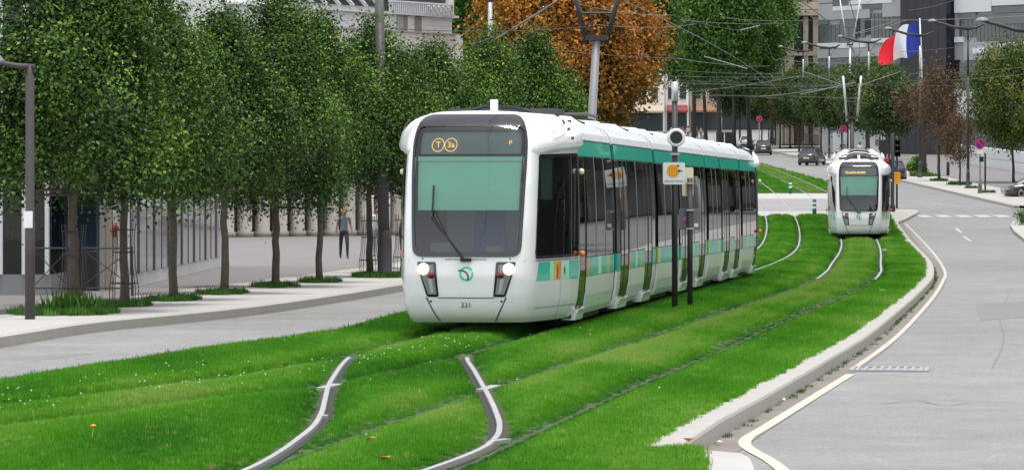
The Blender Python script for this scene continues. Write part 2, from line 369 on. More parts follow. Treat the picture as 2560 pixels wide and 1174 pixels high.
# kerbs of single granite stones
km = MB()
km.add([(-.5, 0, -.3), (.5, 0, -.3), (.5, .3, -.3), (-.5, .3, -.3), (-.5, 0, -.005), (.5, 0, -.005), (.5, .288, -.005), (-.5, .288, -.005), (-.5, .3, -.03), (.5, .3, -.03), (-.496, .006, 0), (.496, .006, 0), (.496, .278, 0), (-.496, .278, 0)],
       [(3, 2, 1, 0), (0, 1, 5, 4), (2, 3, 8, 9), (9, 8, 7, 6), (0, 4, 7, 8, 3), (1, 2, 9, 6, 5), (4, 5, 11, 10), (5, 6, 12, 11), (6, 7, 13, 12), (7, 4, 10, 13), (10, 11, 12, 13)])
kerb_proto = km.build('kerb_stone', M['granite']); KM = kerb_proto.data; bpy.data.objects.remove(kerb_proto)
rng = random.Random(3)
def kerb_line(fx, y0, y1, parent, side, dz=.015, L=1.0, wid=1.0):
    Y = y0
    while Y < y1:
        m = float(fx(Y+.05)-fx(Y-.05))/.1; dy = L/math.sqrt(1+m*m)
        X0, X1 = float(fx(Y)), float(fx(Y+dy)); z0, z1 = float(T(X0, Y)), float(T(X1, Y+dy))
        o = bpy.data.objects.new('kerb_stone', KM); COL.objects.link(o); o.parent = parent
        a = math.atan2(dy, X1-X0)
        o.location = ((X0+X1)/2, Y+dy/2, (z0+z1)/2+dz+rng.uniform(-.002, .002)); o.scale = (L*rng.uniform(.994, .998), -side*wid, 1)
        o.rotation_euler = (rng.uniform(-.004, .004), -math.atan2(z1-z0, L), a)
        Y += dy
def kroot(label): r = bpy.data.objects.new('kerb', None); COL.objects.link(r); return structure(r, label)
kerb_line(kerbR, 30.9, 194, kroot('curving pale granite kerb between tram lawn and road'), 1)
kerb_line(kerbLeft, 40, 118, kroot('granite kerb of the plaza beside the row of trees'), -1, .0)
kerb_line(const(28.0), 214, 420, kroot('kerb of the uphill pavement with street lamps'), 1, .0)
kerb_line(const(22.0), 241, 400, kroot('kerb of the lawn beyond the crossing'), 1, .0)

# edge strips and painted lines on the right road
def strip_line(name, pts, w, dz, m, label=None):
    v = []; f = []
    for i, p in enumerate(pts):
        a = pts[max(i-1, 0)]; b = pts[min(i+1, len(pts)-1)]; d = Vector((b[0]-a[0], b[1]-a[1])).normalized(); n = Vector((d.y, -d.x))*w/2
        for s in (-1, 1):
            x, y = p[0]+s*n.x, p[1]+s*n.y; v.append((x, y, float(T(x, y))+dz))
    for i in range(len(pts)-1): f.append((2*i, 2*i+1, 2*i+3, 2*i+2))
    me = bpy.data.meshes.new(name); me.from_pydata(v, [], f); me.update(); o = fin(name, me, M[m]); return structure(o, label)
def wp(pts, dz): return [tuple(G(x, y, dz)) for x, y in pts]
def smooth_px(pts, n=6):
    out = []
    for i in range(len(pts)-1):
        p0, p1, p2, p3 = pts[max(i-1, 0)], pts[i], pts[i+1], pts[min(i+2, len(pts)-1)]
        for k in range(n):
            t = k/n; out.append(tuple(.5*((2*p1[q])+(-p0[q]+p2[q])*t+(2*p0[q]-5*p1[q]+4*p2[q]-p3[q])*t*t+(-p0[q]+3*p1[q]-3*p2[q]+p3[q])*t**3) for q in (0, 1)))
    return out+[pts[-1]]
kx = lambda off: (lambda Y: kerbR(Y)+off*np.sqrt(1+((kerbR(np.asarray(Y)+.1)-kerbR(np.asarray(Y)-.1))/.2)**2))
structure(sheet('gutter', kx(.29), kx(.62), np.arange(30.5, 194, 1.0), 2, ROAD+.005, M['gutter']))
strip_line('edge_line', wp(smooth_px([(1990, 1200), (1930, 1152), (1884, 1126), (1862, 1108), (1872, 1090), (1905, 1071), (2000, 1012), (2126, 934)]), ROAD+.009), .115, ROAD+.009, 'line')
strip_line('edge_line', wp(smooth_px([(2140, 916), (2240, 842), (2325, 752), (2358, 700), (2362, 678), (2340, 640), (2300, 595), (2262, 557)]), ROAD+.009), .085, ROAD+.009, 'line_faded')
for x0, x1 in ((2298, 2328), (2346, 2376), (2395, 2428), (2443, 2477), (2490, 2524)):
    a, b = G(x0, 541, ROAD), G(x1, 541, ROAD); strip_line('crossing_mark', [((a.x+b.x)/2, a.y-1.2), ((a.x+b.x)/2, a.y+2.2)], b.x-a.x, ROAD+.008, 'line_white')
for pa, pb in (((2390, 570), (2403, 582)), ((2408, 590), (2426, 603)), ((2283, 503), (2310, 505)), ((2330, 508), (2356, 511))):
    a, b = G(*pa, ROAD), G(*pb, ROAD); strip_line('lane_mark', [tuple(b), tuple(a)], .13, ROAD+.008, 'line_white')
p = G(2224, 924, ROAD)
gr = thing('drain_grate', 'rectangular iron drain grate in the road beside the painted edge line', 'drain grate', (p.x, p.y, p.z+.006), -.12)
fb = MB()
for sx in (-.47, .47): fb.box((sx, 0, .006), (.06, 1.1, .02))
for sy in (-.52, .52): fb.box((0, sy, .006), (.88, .06, .02))
fb.build('frame', M['grate'], gr); MB().box((0, 0, 0), (.88, .98, .01)).build('pit', M['grey'], gr)
for k in range(9): MB().box((-.40+k*.1, 0, .010), (.045, .97, .012)).build('bar', M['grate'], gr)

# pavements
band = curve_fn([(30, -13.5), (65.6, -8.75), (75, -7.95), (103.6, -4.85), (119, -3.4), (150, .2), (200, 3.2), (320, 4.5)])
ysl = np.concatenate([np.arange(30, 130, 2), np.arange(130, 330, 5)])
structure(sheet('pavement', lambda Y: band(Y)+.15, lambda Y: kerbLeft(Y)-.29, ysl, 6, -.004, M['pave']))
structure(sheet('paving_band', lambda Y: band(Y)-.15, lambda Y: band(Y)+.15, ysl, 2, .0, M['granite']))
structure(sheet('plaza', const(-45), lambda Y: band(Y)-.15, ysl, 16, -.004, M['pave_warm']))
structure(sheet('pavement', const(28.29), const(32.2), np.arange(214, 430, 4), 4, -.004, M['pave']))
structure(sheet('pavement', const(32.2), const(62), np.concatenate([np.arange(222, 430, 4)]), 10, -.004, M['pave_warm']))
def slab(name, pxs, z0, z1, m):
    q = [G(x, y, z1) for x, y in pxs]; n = len(q); v = [tuple(p) for p in q]+[(p.x, p.y, p.z-(z1-z0)) for p in q]
    f = [tuple(range(n))]+[((i+1) % n, i, n+i, n+(i+1) % n) for i in range(n)]
    me = bpy.data.meshes.new(name); me.from_pydata(v, [], f); me.update()
    bm = bmesh.new(); bm.from_mesh(me); bmesh.ops.recalc_face_normals(bm, faces=bm.faces[:]); bm.to_mesh(me); bm.free()
    return structure(fin(name, me, m))
slab('traffic_island', [(1712, 1120), (1790, 1126), (1850, 1131), (1874, 1143), (1884, 1165), (1890, 1200), (1900, 1290), (1775, 1290), (1757, 1180), (1742, 1148)], -.3, .0, M['pave'])
slab('traffic_island', [(2222, 546), (2233, 559), (2262, 548), (2296, 530), (2294, 524), (2268, 523), (2226, 524)], -.3, -.03, M['granite'])
slab('traffic_island', [(2526, 562), (2532, 552), (2560, 541), (2640, 530), (2640, 640), (2600, 622), (2560, 596), (2535, 577)], -.3, -.02, M['pave'])

for pts_, w_ in (([(2335, 676), (2400, 672), (2470, 676), (2570, 674)], .035), ([(2360, 587), (2460, 584), (2560, 585)], .05), ([(2420, 860), (2470, 856), (2560, 862)], .02), ([(2480, 920), (2510, 850), (2500, 790), (2530, 720)], .018), ([(2200, 1010), (2290, 1000), (2360, 1012), (2450, 1004), (2570, 1010)], .016), ([(60, 905), (250, 880), (420, 868)], .014)):
    strip_line('road_crack', wp(smooth_px(pts_, 5), ROAD+.004), w_, ROAD+.004, 'crack')
slab('road_patch', [(2440, 760), (2570, 752), (2570, 792), (2450, 800)], ROAD-.05, ROAD+.0045, mat('patch_asphalt', (.19, .186, .182), .85, noise=[(2, .1), (45, .2)]))

# ------------------------------------------------------------------ trams
BP = [(.22, 1.20), (.30, 1.255), (.5, 1.30), (.85, 1.325), (1.1, 1.325), (1.8, 1.32), (2.4, 1.295), (2.65, 1.27), (2.92, 1.235), (3.05, 1.17), (3.2, .95)]
bpz, bpw = zip(*BP)
def prof(z): return float(np.interp(z, bpz, bpw))
ROOF = [(1.235, 2.925), (1.19, 3.03), (1.10, 3.13), (.95, 3.2), (.7, 3.25), (.35, 3.28), (0, 3.29)]
ROOF = ROOF+[(-w, z) for w, z in ROOF[-2::-1]]
CZ, CW = zip(*[(.22, 1.17), (.3, 1.235), (.5, 1.29), (.85, 1.325), (1.2, 1.325), (1.8, 1.325), (2.5, 1.31), (2.8, 1.295), (2.95, 1.26), (3.1, 1.19), (3.2, 1.09), (3.27, .93), (3.305, .7), (3.315, .3)])
RZ, RU = zip(*[(.22, .26), (.3, .13), (.42, .06), (.6, .02), (.9, 0), (1.2, .02), (1.6, .07), (2.2, .20), (2.7, .36), (3.0, .49), (3.09, .525), (3.15, .60), (3.24, .80), (3.29, 1.05), (3.315, 1.5)])
PL = [(0, 0), (.25, .004), (.45, .016), (.62, .04), (.75, .075), (.84, .12), (.90, .18), (.94, .255), (.97, .36), (1.01, .58), (1.06, .86), (1.13, 1.25), (1.215, 1.75), (1.285, 2.3), (1.325, 2.9), (1.325, 3.3)]
_d = [0.0]
for (a, b), (c, d) in zip(PL[:-1], PL[1:]): _d.append(_d[-1]+math.hypot(c-a, d-b))
PLW = [p[0] for p in PL]; PLU = [p[1] for p in PL]
def a_at_u(u): return float(np.interp(u, PLU, _d))
def surf0(a, z):
    w = float(np.interp(abs(a), _d, PLW))*float(np.interp(z, CZ, CW))/1.325; u = float(np.interp(abs(a), _d, PLU))
    u += float(np.interp(z, RZ, RU))*max(0.0, 1-u/2.9)
    return Vector((math.copysign(w, a), u, z))
def surf(a, z, off=0.0):
    p = surf0(a, z)
    if off == 0: return p
    n = (surf0(a+.02, z)-surf0(a-.02, z)).cross(surf0(a, min(z+.02, 3.31))-surf0(a, min(z+.02, 3.31)-.04))
    if n.length < 1e-9: n = Vector((0, -1, 0))
    n.normalize()
    if n.y > .2 and abs(n.x) < .2: n = -n
    if n.x*a < 0 and abs(n.x) > .3: n = -n
    return p+n*off
def rounded(corners, r, n=5):
    """closed outline of a rounded polygon in (a, z)"""
    out = []; N = len(corners)
    for i in range(N):
        p0, p1, p2 = Vector(corners[i-1]), Vector(corners[i]), Vector(corners[(i+1) % N]); rr = r[i] if isinstance(r, (list, tuple)) else r
        d0 = (p0-p1); d2 = (p2-p1); a = p1+d0.normalized()*min(rr, d0.length*.45); b = p1+d2.normalized()*min(rr, d2.length*.45)
        for k in range(n+1):
            t = k/n; q = a*(1-t)**2+p1*2*t*(1-t)+b*t*t; out.append((q.x, q.y))
    return out
def densify(loop, step):
    out = []
    for i in range(len(loop)):
        p, q = Vector(loop[i]), Vector(loop[(i+1) % len(loop)]); n = max(1, int((q-p).length/step))
        out += [tuple(p+(q-p)*k/n) for k in range(n)]
    return out
def inside(x, y, loop):
    c = False; j = len(loop)-1
    for i in range(len(loop)):
        (xi, yi), (xj, yj) = loop[i], loop[j]
        if (yi > y) != (yj > y) and x < (xj-xi)*(y-yi)/(yj-yi)+xi: c = not c
        j = i
    return c
def build_tram(name, label, nose, heading, lit, number, headsign):
    """nose: (X, Y) of the front; heading(d): dX/dY d metres behind the nose"""
    root = thing(name, label, 'tram', (nose[0], nose[1], float(T(*nose))), 0, 'trams on the green track')
    P0 = Vector((nose[0], nose[1], float(T(*nose))))
    st = [(0.0, nose[0], nose[1])]; x, y = nose
    for k in range(500):
        m = heading(k*.1); k2 = 1/math.sqrt(1+m*m); x += m*k2*.1; y += k2*.1; st.append(((k+1)*.1, x, y))
    sa = np.array(st)
    def mp(p, ends=None):
        w, u, z = p; X = float(np.interp(u, sa[:, 0], sa[:, 1])); Y = float(np.interp(u, sa[:, 0], sa[:, 2]))
        if u < 0: Y += u
        m = heading(u); k = 1/math.sqrt(1+m*m); t = float(T(X, Y))
        return Vector((X+w*k, Y-w*m*k, t+z))-P0
    TOT = 43.4
    def put(mb, nm, m, parent=root, smooth=False, flip=False):
        mb.v = [tuple(mp((-p[0], TOT-p[1], p[2]) if flip else p)) for p in mb.v]
        return mb.build(nm, m, parent, smooth)
    def wall(u0, u1, z0, z1, side, off, nm, m, parent=root, nz=5, nu=2, rim=.04):
        mb = MB(); v = []; f = []
        zs = np.linspace(z0, z1, nz+1); us = np.linspace(u0, u1, nu+1)
        for z in zs:
            for u in us: v.append((side*(prof(z)+off), u, z))
        n = nu+1
        for j in range(nz):
            for k in range(nu): f.append((j*n+k, j*n+k+1, (j+1)*n+k+1, (j+1)*n+k))
        ring = list(range(n))+[j*n+nu for j in range(1, nz+1)]+[nz*n+k for k in range(nu-1, -1, -1)]+[j*n for j in range(nz-1, 0, -1)]
        b0 = len(v); v += [(v[i][0]-side*rim, v[i][1], v[i][2]) for i in ring]
        for q in range(len(ring)): f.append((ring[q], ring[(q+1) % len(ring)], b0+(q+1) % len(ring), b0+q))
        mb.add(v, f); return put(mb, nm, m, parent)
    def roof(u0, u1, off, nm, m, parent=root, lo=0, hi=None, nu=2):
        R = ROOF[lo:hi]; mb = MB(); v = []; f = []; us = np.linspace(u0, u1, nu+1); n = len(R)
        for u in us:
            for w, z in R: v.append((w*(1+off/1.3), u, z+off*.7))
        for u in us:
            for w, z in R: v.append((w*.96, u, z-.05))
        h = len(us)*n
        for j in range(nu):
            for k in range(n-1):
                f.append((j*n+k, j*n+k+1, (j+1)*n+k+1, (j+1)*n+k)); f.append((h+(j+1)*n+k, h+(j+1)*n+k+1, h+j*n+k+1, h+j*n+k))
        for k in range(n-1): f.append((k, h+k, h+k+1, k+1)); f.append((nu*n+k+1, h+nu*n+k+1, h+nu*n+k, nu*n+k))
        for j in range(nu): f.append((j*n, (j+1)*n, h+(j+1)*n, h+j*n)); f.append((j*n+n-1, h+j*n+n-1, h+(j+1)*n+n-1, (j+1)*n+n-1))
        mb.add(v, f); return put(mb, nm, m, parent, False)
    # ---- cab at each end
    WS = rounded([(-.80, 1.17), (.80, 1.17), (.90, 3.235), (-.90, 3.235)], [.16, .16, .12, .12]); WS = densify(WS, .07)
    WSI = densify(rounded([(-.75, 1.24), (.75, 1.24), (.845, 3.06), (-.845, 3.06)], [.14, .14, .1, .1]), .07)
    def sidewin(s, g=0.0):
        return densify(rounded([(s*(1.12+g), 1.14+g), (s*(3.66-g), 1.14+g), (s*(3.66-g), 2.70-g), (s*(1.24+g), 2.66-g)], .08), .09)
    def patch(loop, off, nm, m, parent, flip, inner=None, rings=6, smooth=True, rim=0.0):
        mb = MB(); v = []; f = []; n = len(loop)
        if inner is None:
            c = (sum(p[0] for p in loop)/n, sum(p[1] for p in loop)/n); v.append(surf(c[0], c[1], off))
            for r in range(1, rings+1):
                t = r/rings; v += [surf(c[0]+(p[0]-c[0])*t, c[1]+(p[1]-c[1])*t, off) for p in loop]
            for k in range(n): f.append((0, 1+k, 1+(k+1) % n))
            for r in range(rings-1):
                for k in range(n): k2 = (k+1) % n; f.append((1+r*n+k, 1+(r+1)*n+k, 1+(r+1)*n+k2, 1+r*n+k2))
            last = 1+(rings-1)*n
        else:
            mI = len(inner)
            for r in range(3):
                t = r/2
                for k in range(n):
                    p = loop[k]; c = (sum(q[0] for q in loop)/n, sum(q[1] for q in loop)/n)
                    th = math.atan2(p[1]-c[1], p[0]-c[0]); best = min(inner, key=lambda q: abs((math.atan2(q[1]-c[1], q[0]-c[0])-th+math.pi) % (2*math.pi)-math.pi))
                    v.append(surf(best[0]*(1-t)+p[0]*t, best[1]*(1-t)+p[1]*t, off))
            for r in range(2):
                for k in range(n): k2 = (k+1) % n; f.append((r*n+k, (r+1)*n+k, (r+1)*n+k2, r*n+k2))
            last = 2*n
        if rim:
            b0 = len(v); v += [surf(p[0], p[1], off-rim) for p in loop]
            for k in range(n): k2 = (k+1) % n; f.append((last+k, b0+k, b0+k2, last+k2))
        mb.add(v, f); return put(mb, nm, m, parent, smooth and not rim, flip)
    def disc(a, z, r, n=16): return [(a+r*math.cos(2*math.pi*k/n), z+r*math.sin(2*math.pi*k/n)) for k in range(n)]
    def quad(pts, off, nm, m, parent, flip, rim=0.0, step=.09): return patch(densify(pts, step), off, nm, m, parent, flip, None, 4, True, rim)
    def cab(flip):
        amax = a_at_u(2.95); A = np.linspace(-amax, amax, 121); Z = np.concatenate([np.linspace(.22, .6, 8), np.linspace(.66, 2.95, 42), np.linspace(3.0, 3.315, 14)])
        mb = MB(); v = [surf(a, z) for z in Z for a in A]; f = []; n = len(A); swl, swr = sidewin(-1, .03), sidewin(1, .03)
        wsg = densify(rounded([(-.775, 1.205), (.775, 1.205), (.872, 3.14), (-.872, 3.14)], .12), .07)
        for j in range(len(Z)-1):
            for k in range(n-1):
                ac, zc = (A[k]+A[k+1])/2, (Z[j]+Z[j+1])/2
                if inside(ac, zc, wsg) or inside(ac, zc, swl) or inside(ac, zc, swr): continue
                f.append((j*n+k, j*n+k+1, (j+1)*n+k+1, (j+1)*n+k))
        f.append(tuple((len(Z)-1)*n+k for k in range(n))); mb.add(v, f)
        sh = put(mb, 'cab_shell', M['white'], root, True, flip)
        g = patch(WS, .012, 'windscreen', M['glass_cab'], root, flip)
        patch(WS, .016, 'black_border', M['black_gloss'], g, flip, WSI)
        for s in (-1, 1):
            w = patch(sidewin(s), .008, 'cab_side_window', M['glass_cabside'], root, flip)
            patch(sidewin(s), .012, 'black_border', M['black_gloss'], w, flip, sidewin(s, .045))
            quad([(s*2.98, 1.18), (s*3.03, 1.18), (s*3.03, 2.66), (s*2.98, 2.66)], .016, 'mullion', M['grey_dark'], w, flip)
            quad([(s*1.55, 2.0), (s*2.15, 2.0), (s*2.15, 2.62), (s*1.55, 2.62)], -.06, 'sun_blind', M['blind'], root, flip)
            quad([(s*3.08, 1.2), (s*3.2, 1.2), (s*3.2, 2.6), (s*3.08, 2.6)], -.04, 'curtain', M['blind'], root, flip)
            # bulging fairing over the side window
            mbv = []; L = []; us = np.linspace(.97, a_at_u(3.0), 22); zs = np.linspace(0, 1, 12)
            for t in zs:
                for i, a in enumerate(us):
                    q = i/21; z0 = 2.635+.12*q; z = z0+(3.262-z0)*t; edge = min(t/.12, (1-t)/.5, 1)*min(q/.28, 1)
                    if t < .02: edge = -.25
                    mbv.append(surf(s*(a-.28*t*t*q), z, .003+.092*edge))
            n2 = len(us); ff = [(j*n2+k, j*n2+k+1, (j+1)*n2+k+1, (j+1)*n2+k) for j in range(11) for k in range(n2-1)]
            b0 = len(mbv); bk = [j*n2+n2-1 for j in range(12)]; mbv += [mbv[i]-Vector((s*.16, 0, 0)) for i in bk]
            ff += [(bk[j], bk[j+1], b0+j+1, b0+j) for j in range(11)]
            put(MB().add(mbv, ff), 'side_fairing', M['white'], root, True, flip)
            for zz, aa in ((2.99, 2.75), (2.87, 2.8), (3.08, 2.62)):
                quad([(s*aa, zz), (s*(aa+.2), zz+.012), (s*(aa+.2), zz+.05), (s*aa, zz+.038)], .098, 'vent_slot', M['black'], root, flip)
            for zz in (2.83, 2.93, 3.03):
                quad([(s*1.7, zz-.09), (s*2.7, zz+.05), (s*2.7, zz+.062), (s*1.7, zz-.082)], .0965, 'crease', M['roof_grey'], root, flip)
            # headlamp cluster
            h = patch(densify(rounded([(s*.73, 1.10), (s*.44, 1.10), (s*.405, .595), (s*.585, .595)], .03), .06), .008, 'headlamp_housing', M['black_gloss'], root, flip, None, 4)
            quad([(s*.70, 1.06), (s*.475, 1.06), (s*.435, .63), (s*.565, .63)], .011, 'inner_panel', M['grey'], h, flip)
            def ball(a, z, r, nm, m):
                v = []; ff = []
                for i, (rr, dd) in enumerate(((r, .0), (r*.97, .02), (r*.8, .05), (r*.45, .066), (.001, .07))):
                    v += [surf(p[0], p[1], .012+dd*r*8) for p in disc(a, z, rr)]
                for i in range(4):
                    for k in range(16): ff.append((i*16+k, i*16+(k+1) % 16, (i+1)*16+(k+1) % 16, (i+1)*16+k))
                put(MB().add(v, ff), nm, m, h, True, flip)
            ball(s*.625, .995, .088, 'headlight', M['lamp'] if (lit and not flip) else M['steel'])
            ball(s*.505, .915, .055, 'tail_light', M['red_lamp'])
            quad([(s*.56, .86), (s*.50, .86), (s*.478, .655), (s*.52, .655)], .014, 'chrome_strip', M['silver'], h, flip)
            quad([(s*.585, .59), (s*.605, .59), (s*.46, .24), (s*.44, .24)], .004, 'panel_seam', M['black'], root, flip)
            patch(disc(s*.64, 1.145, .014, 8), .004, 'bolt', M['grey_dark'], root, flip, None, 1); patch(disc(s*.53, .53, .018, 8), .004, 'bolt', M['grey_dark'], root, flip, None, 1)
            quad([(s*.86, 1.105), (s*3.6, 1.105), (s*3.6, 1.12), (s*.86, 1.12)], .004, 'panel_seam', M['grey_dark'], root, flip, 0, .2)
            quad([(s*.98, .42), (s*3.6, .42), (s*3.6, .43), (s*.98, .43)], .004, 'panel_seam', M['grey'], root, flip, 0, .2); quad([(s*2.45, .24), (s*2.46, .24), (s*2.46, .81), (s*2.45, .81)], .004, 'panel_seam', M['grey'], root, flip)
            # painted band under the side window
            aa = [1.30, 1.86, 2.02, 2.14, 2.30, 2.44, 2.62, 2.9, 3.66]
            for i, mm in enumerate(['teal', 'mint', 'lime', 'sign_orange', 'orange', 'mint', 'mint', 'teal']):
                q = .12*(1 if i == 0 else 0)
                quad([(s*(aa[i]-q), .815), (s*aa[i+1], .815), (s*aa[i+1], 1.09), (s*(aa[i]+q*.1), 1.09)], .004, 'decor_band', M[mm], root, flip, 0, .12)
            quad([(s*2.2, .84), (s*2.27, .83), (s*2.29, .95), (s*2.25, 1.06), (s*2.19, 1.03)], .007, 'decor_figure', M['brick_red'], root, flip)
            for k in range(8):
                t = k*math.pi/4+.3; dx, dz2 = math.cos(t)*.12, math.sin(t)*.1; nx, nz = -math.sin(t)*.012, math.cos(t)*.012
                quad([(s*(2.62+nx), .95+nz), (s*(2.62+dx), .95+dz2), (s*(2.62-nx), .95-nz)], .007, 'decor_leaf', M['green_paint'], root, flip)
        quad([(-.42, .575), (.42, .575), (.42, .588), (-.42, .588)], .004, 'panel_seam', M['grey_dark'], root, flip)
        quad([(-.3, 1.13), (.3, 1.13), (.3, 1.142), (-.3, 1.142)], .004, 'panel_seam', M['grey_dark'], root, flip)
        # cab interior
        quad([(-.78, 1.86), (.78, 1.86), (.81, 2.57), (-.81, 2.57)], -.07, 'windscreen_blind', M['blind'], root, flip)
        quad([(-.81, 2.57), (.81, 2.57), (.815, 2.64), (-.815, 2.64)], -.05, 'blind_roller', M['mint'], root, flip)
        quad([(-.80, 2.70), (.80, 2.70), (.83, 3.02), (-.83, 3.02)], -.10, 'headsign_board', mat('headsign_board', (.20, .25, .24), .6), root, flip)
        put(MB().box((0, 2.9, 1.7), (2.4, .06, 3.0)), 'rear_wall', M['black'], root, False, flip)
        put(MB().box((0, 2.6, 1.6), (1.3, .05, 1.3)), 'cab_partition', mat('cab_partition', (.23, .27, .30), .5), root, False, flip)
        put(MB().box((0, 1.55, .45), (1.7, 2.2, .1)), 'bulkhead', M['black'], root, False, flip)
        put(MB().box((0, .62, 1.05), (1.7, .55, .3), 0, 0, .85).box((-.45, .6, 1.27), (.3, .1, .2)).box((.35, .6, 1.24), (.25, .1, .16)), 'dashboard', mat('dashboard', (.12, .13, .135), .6), root, False, flip)
        seat = mat('seat_fabric', (.05, .11, .27), .9)
        put(MB().box((.1, 1.6, 1.0), (.55, .5, .14)).box((.1, 1.85, 1.45), (.52, .14, .8), 0, 0, .85).box((.1, 1.85, 1.95), (.3, .12, .2)).box((.1, 1.6, .7), (.15, .15, .5)), 'driver_seat', seat, root, False, flip)
        # wiper, logo, number
        pts = [surf(a, z, .05) for a, z in ((-.03, 1.14), (-.2, 1.36), (-.42, 1.62), (-.5, 1.75))]; pts2 = [surf(a, z, .035) for a, z in ((-.02, 1.12), (-.12, 1.24), (-.28, 1.48), (-.47, 1.84), (-.485, 2.15))]
        put(MB().tube(pts, .014, 6).tube(pts2[:4], .011, 6).tube([surf(-.50, 1.70, .04), surf(-.495, 2.2, .03)], .014, 6).box(tuple(surf(0, 1.13, .03)), (.16, .05, .05)), 'wiper', M['black'], root, False, flip)
        ring = MB(); nn = 24; v = []; ff = []
        for k in range(nn):
            t = 2*math.pi*k/nn+.5
            for r in (.075, .105): v.append(surf(.01+r*math.cos(t), .93+r*math.sin(t), .005))
        for k in range(nn-1): ff.append((2*k, 2*k+1, 2*k+3, 2*k+2))
        put(MB().add(v, ff), 'logo_ring', M['teal_light'], root, False, flip)
        lp = [(-.11, .975), (-.06, .978), (0, .955), (.035, .905), (.032, .83)]; v = []; ff = []
        for i, (a, z) in enumerate(lp):
            b, c = lp[max(i-1, 0)], lp[min(i+1, 4)]; d = Vector((c[0]-b[0], c[1]-b[1])).normalized()
            for q in (-.011, .011): v.append(surf(a-d.y*q, z+d.x*q, .008))
        put(MB().add(v, [(2*i, 2*i+1, 2*i+3, 2*i+2) for i in range(4)]), 'logo_profile', M['grey_dark'], root, False, flip)
        for side in (-1, 1):
            for zz in (2.42, 1.18):
                p = surf(side*3.62, zz, .06); put(MB().lathe([(.001, -.05), (.04, -.03), (.045, .03), (.001, .05)], tuple(p), 8), 'side_lamp', M['orange'] if zz < 2 else M['sign_cream'], root, True, flip)
        if not flip:
            front = Matrix.Rotation(math.radians(90), 4, 'X')
            def on(a, z, off): p = mp(surf(a, z, off)); return Matrix.Translation(p) @ Matrix.Rotation(-math.atan(heading(0)), 4, 'Z') @ front
            if number: text_mesh('fleet_number', number, .105, M['black'], root, on(0, .475, .006))
            if headsign:
                text_mesh('line_letter', 'T', .12, M['amber'], root, on(-.5, 2.83, -.085)); text_mesh('line_number', '3a', .12, M['amber'], root, on(-.30, 2.83, -.085)); text_mesh('headsign_mark', 'P', .09, M['amber'], root, on(.62, 2.86, -.085))
                for a0 in (-.5, -.3):
                    v = []
                    for k in range(24):
                        t = 2*math.pi*k/24; v += [surf(a0+r*math.cos(t), 2.83+r*math.sin(t), -.085) for r in (.09, .10)]
                    put(MB().add(v, [(2*k, 2*k+1, (2*k+3) % 48, (2*k+2) % 48) for k in range(24)]), 'line_ring', M['amber'], root)
            else:
                rr = random.Random(8); x0 = -.58
                while x0 < .3:
                    wdt = rr.uniform(.03, .06); hh = rr.uniform(.05, .1); quad([(x0, 2.79), (x0+wdt, 2.79), (x0+wdt, 2.79+hh), (x0, 2.79+hh)], -.085, 'headsign_glyph', M['amber'], root, flip); x0 += wdt+.02
    cab(False); cab(True)
    # ---- modules: (u0, u1, kind)
    mods = [(2.95, 8.05, 'cab'), (8.5, 15.2, 'door'), (15.65, 19.85, 'plain'), (20.3, 26.3, 'door'), (26.75, 30.0, 'plain'), (30.45, 35.5, 'door'), (35.95, TOT-2.95, 'rear')]
    for mi, (u0, u1, kind) in enumerate(mods):
        # dark inner body behind the panels
        sec = [(-prof(z)+.05, z) for z in (.3, .85, 1.8, 2.65, 2.9)]+[(w*.93, z-.06) for w, z in ROOF[::-1][1:-1]]+[(prof(z)-.05, z) for z in (2.9, 2.65, 1.8, .85, .3)]
        n = len(sec); v = [(w, u, z) for u in (u0, u1) for w, z in sec]
        put(MB().add(v, [tuple(range(n)), tuple(range(2*n-1, n-1, -1))]+[(k, (k+1) % n, n+(k+1) % n, n+k) for k in range(n)]), 'body_core', M['black_gloss'])
        rl = roof(u0+.12, u1-.12, .0, 'roof_cover', M['roof_grey'])
        roof(u0, u0+.11, .012, 'roof_arch', M['white']); roof(u1-.11, u1, .012, 'roof_arch', M['white'])
        L = u1-u0
        for i in range(2):                                       # roof equipment
            a, b = u0+.5+i*(L-1)*.5, u0+.5+(i+1)*(L-1)*.5-.3
            cov = MB(); ucs = np.linspace(a, b, 5); v = []; f = []
            hs = [.02, .13, .17, .13, .02]
            for uc, hh in zip(ucs, hs):
                for w, q in ((-.95, 0), (-.8, .8), (-.4, 1), (.4, 1), (.8, .8), (.95, 0)): v.append((w, uc, 3.19+q*hh))
            for j in range(4):
                for k in range(5): f.append((j*6+k, j*6+k+1, (j+1)*6+k+1, (j+1)*6+k))
            put(cov.add(v, f), 'roof_unit', M['white'], root, True)
        put(MB().tube([(-.6, u0+.2, 3.3), (-.2, u0+.45, 3.42), (.3, u0+.35, 3.4), (.75, u0+.15, 3.25)], .03, 6), 'roof_cable', M['black'])
        for s in (-1, 1):
            wall(u0+.01, u1-.01, 2.665, 2.895, s, .004, 'upper_band', M['teal'], nz=2); wall(u0+.01, u0+.16, 2.665, 2.895, s, .008, 'band_end', M['teal_light'], nz=2)
            wall(u0+.01, u1-.01, 2.9, 2.925, s, -.01, 'gutter_rail', M['black'], nz=1)
            if kind == 'plain': segs = [('w', u0+.02, u1-.02)]
            elif kind == 'door':
                d = 1.45; e = .55 if L > 6 else .35; segs = [('e', u0+.02, u0+e), ('d', u0+e, u0+e+d), ('w', u0+e+d, u1-e-d), ('d', u1-e-d, u1-e), ('e', u1-e, u1-.02)]
            elif kind == 'cab': segs = [('s', u0+.05, u0+1.0), ('w', u0+1.0, u1-.02)]
            else: segs = [('w', u0+.02, u1-1.0), ('s', u1-1.0, u1-.05)]
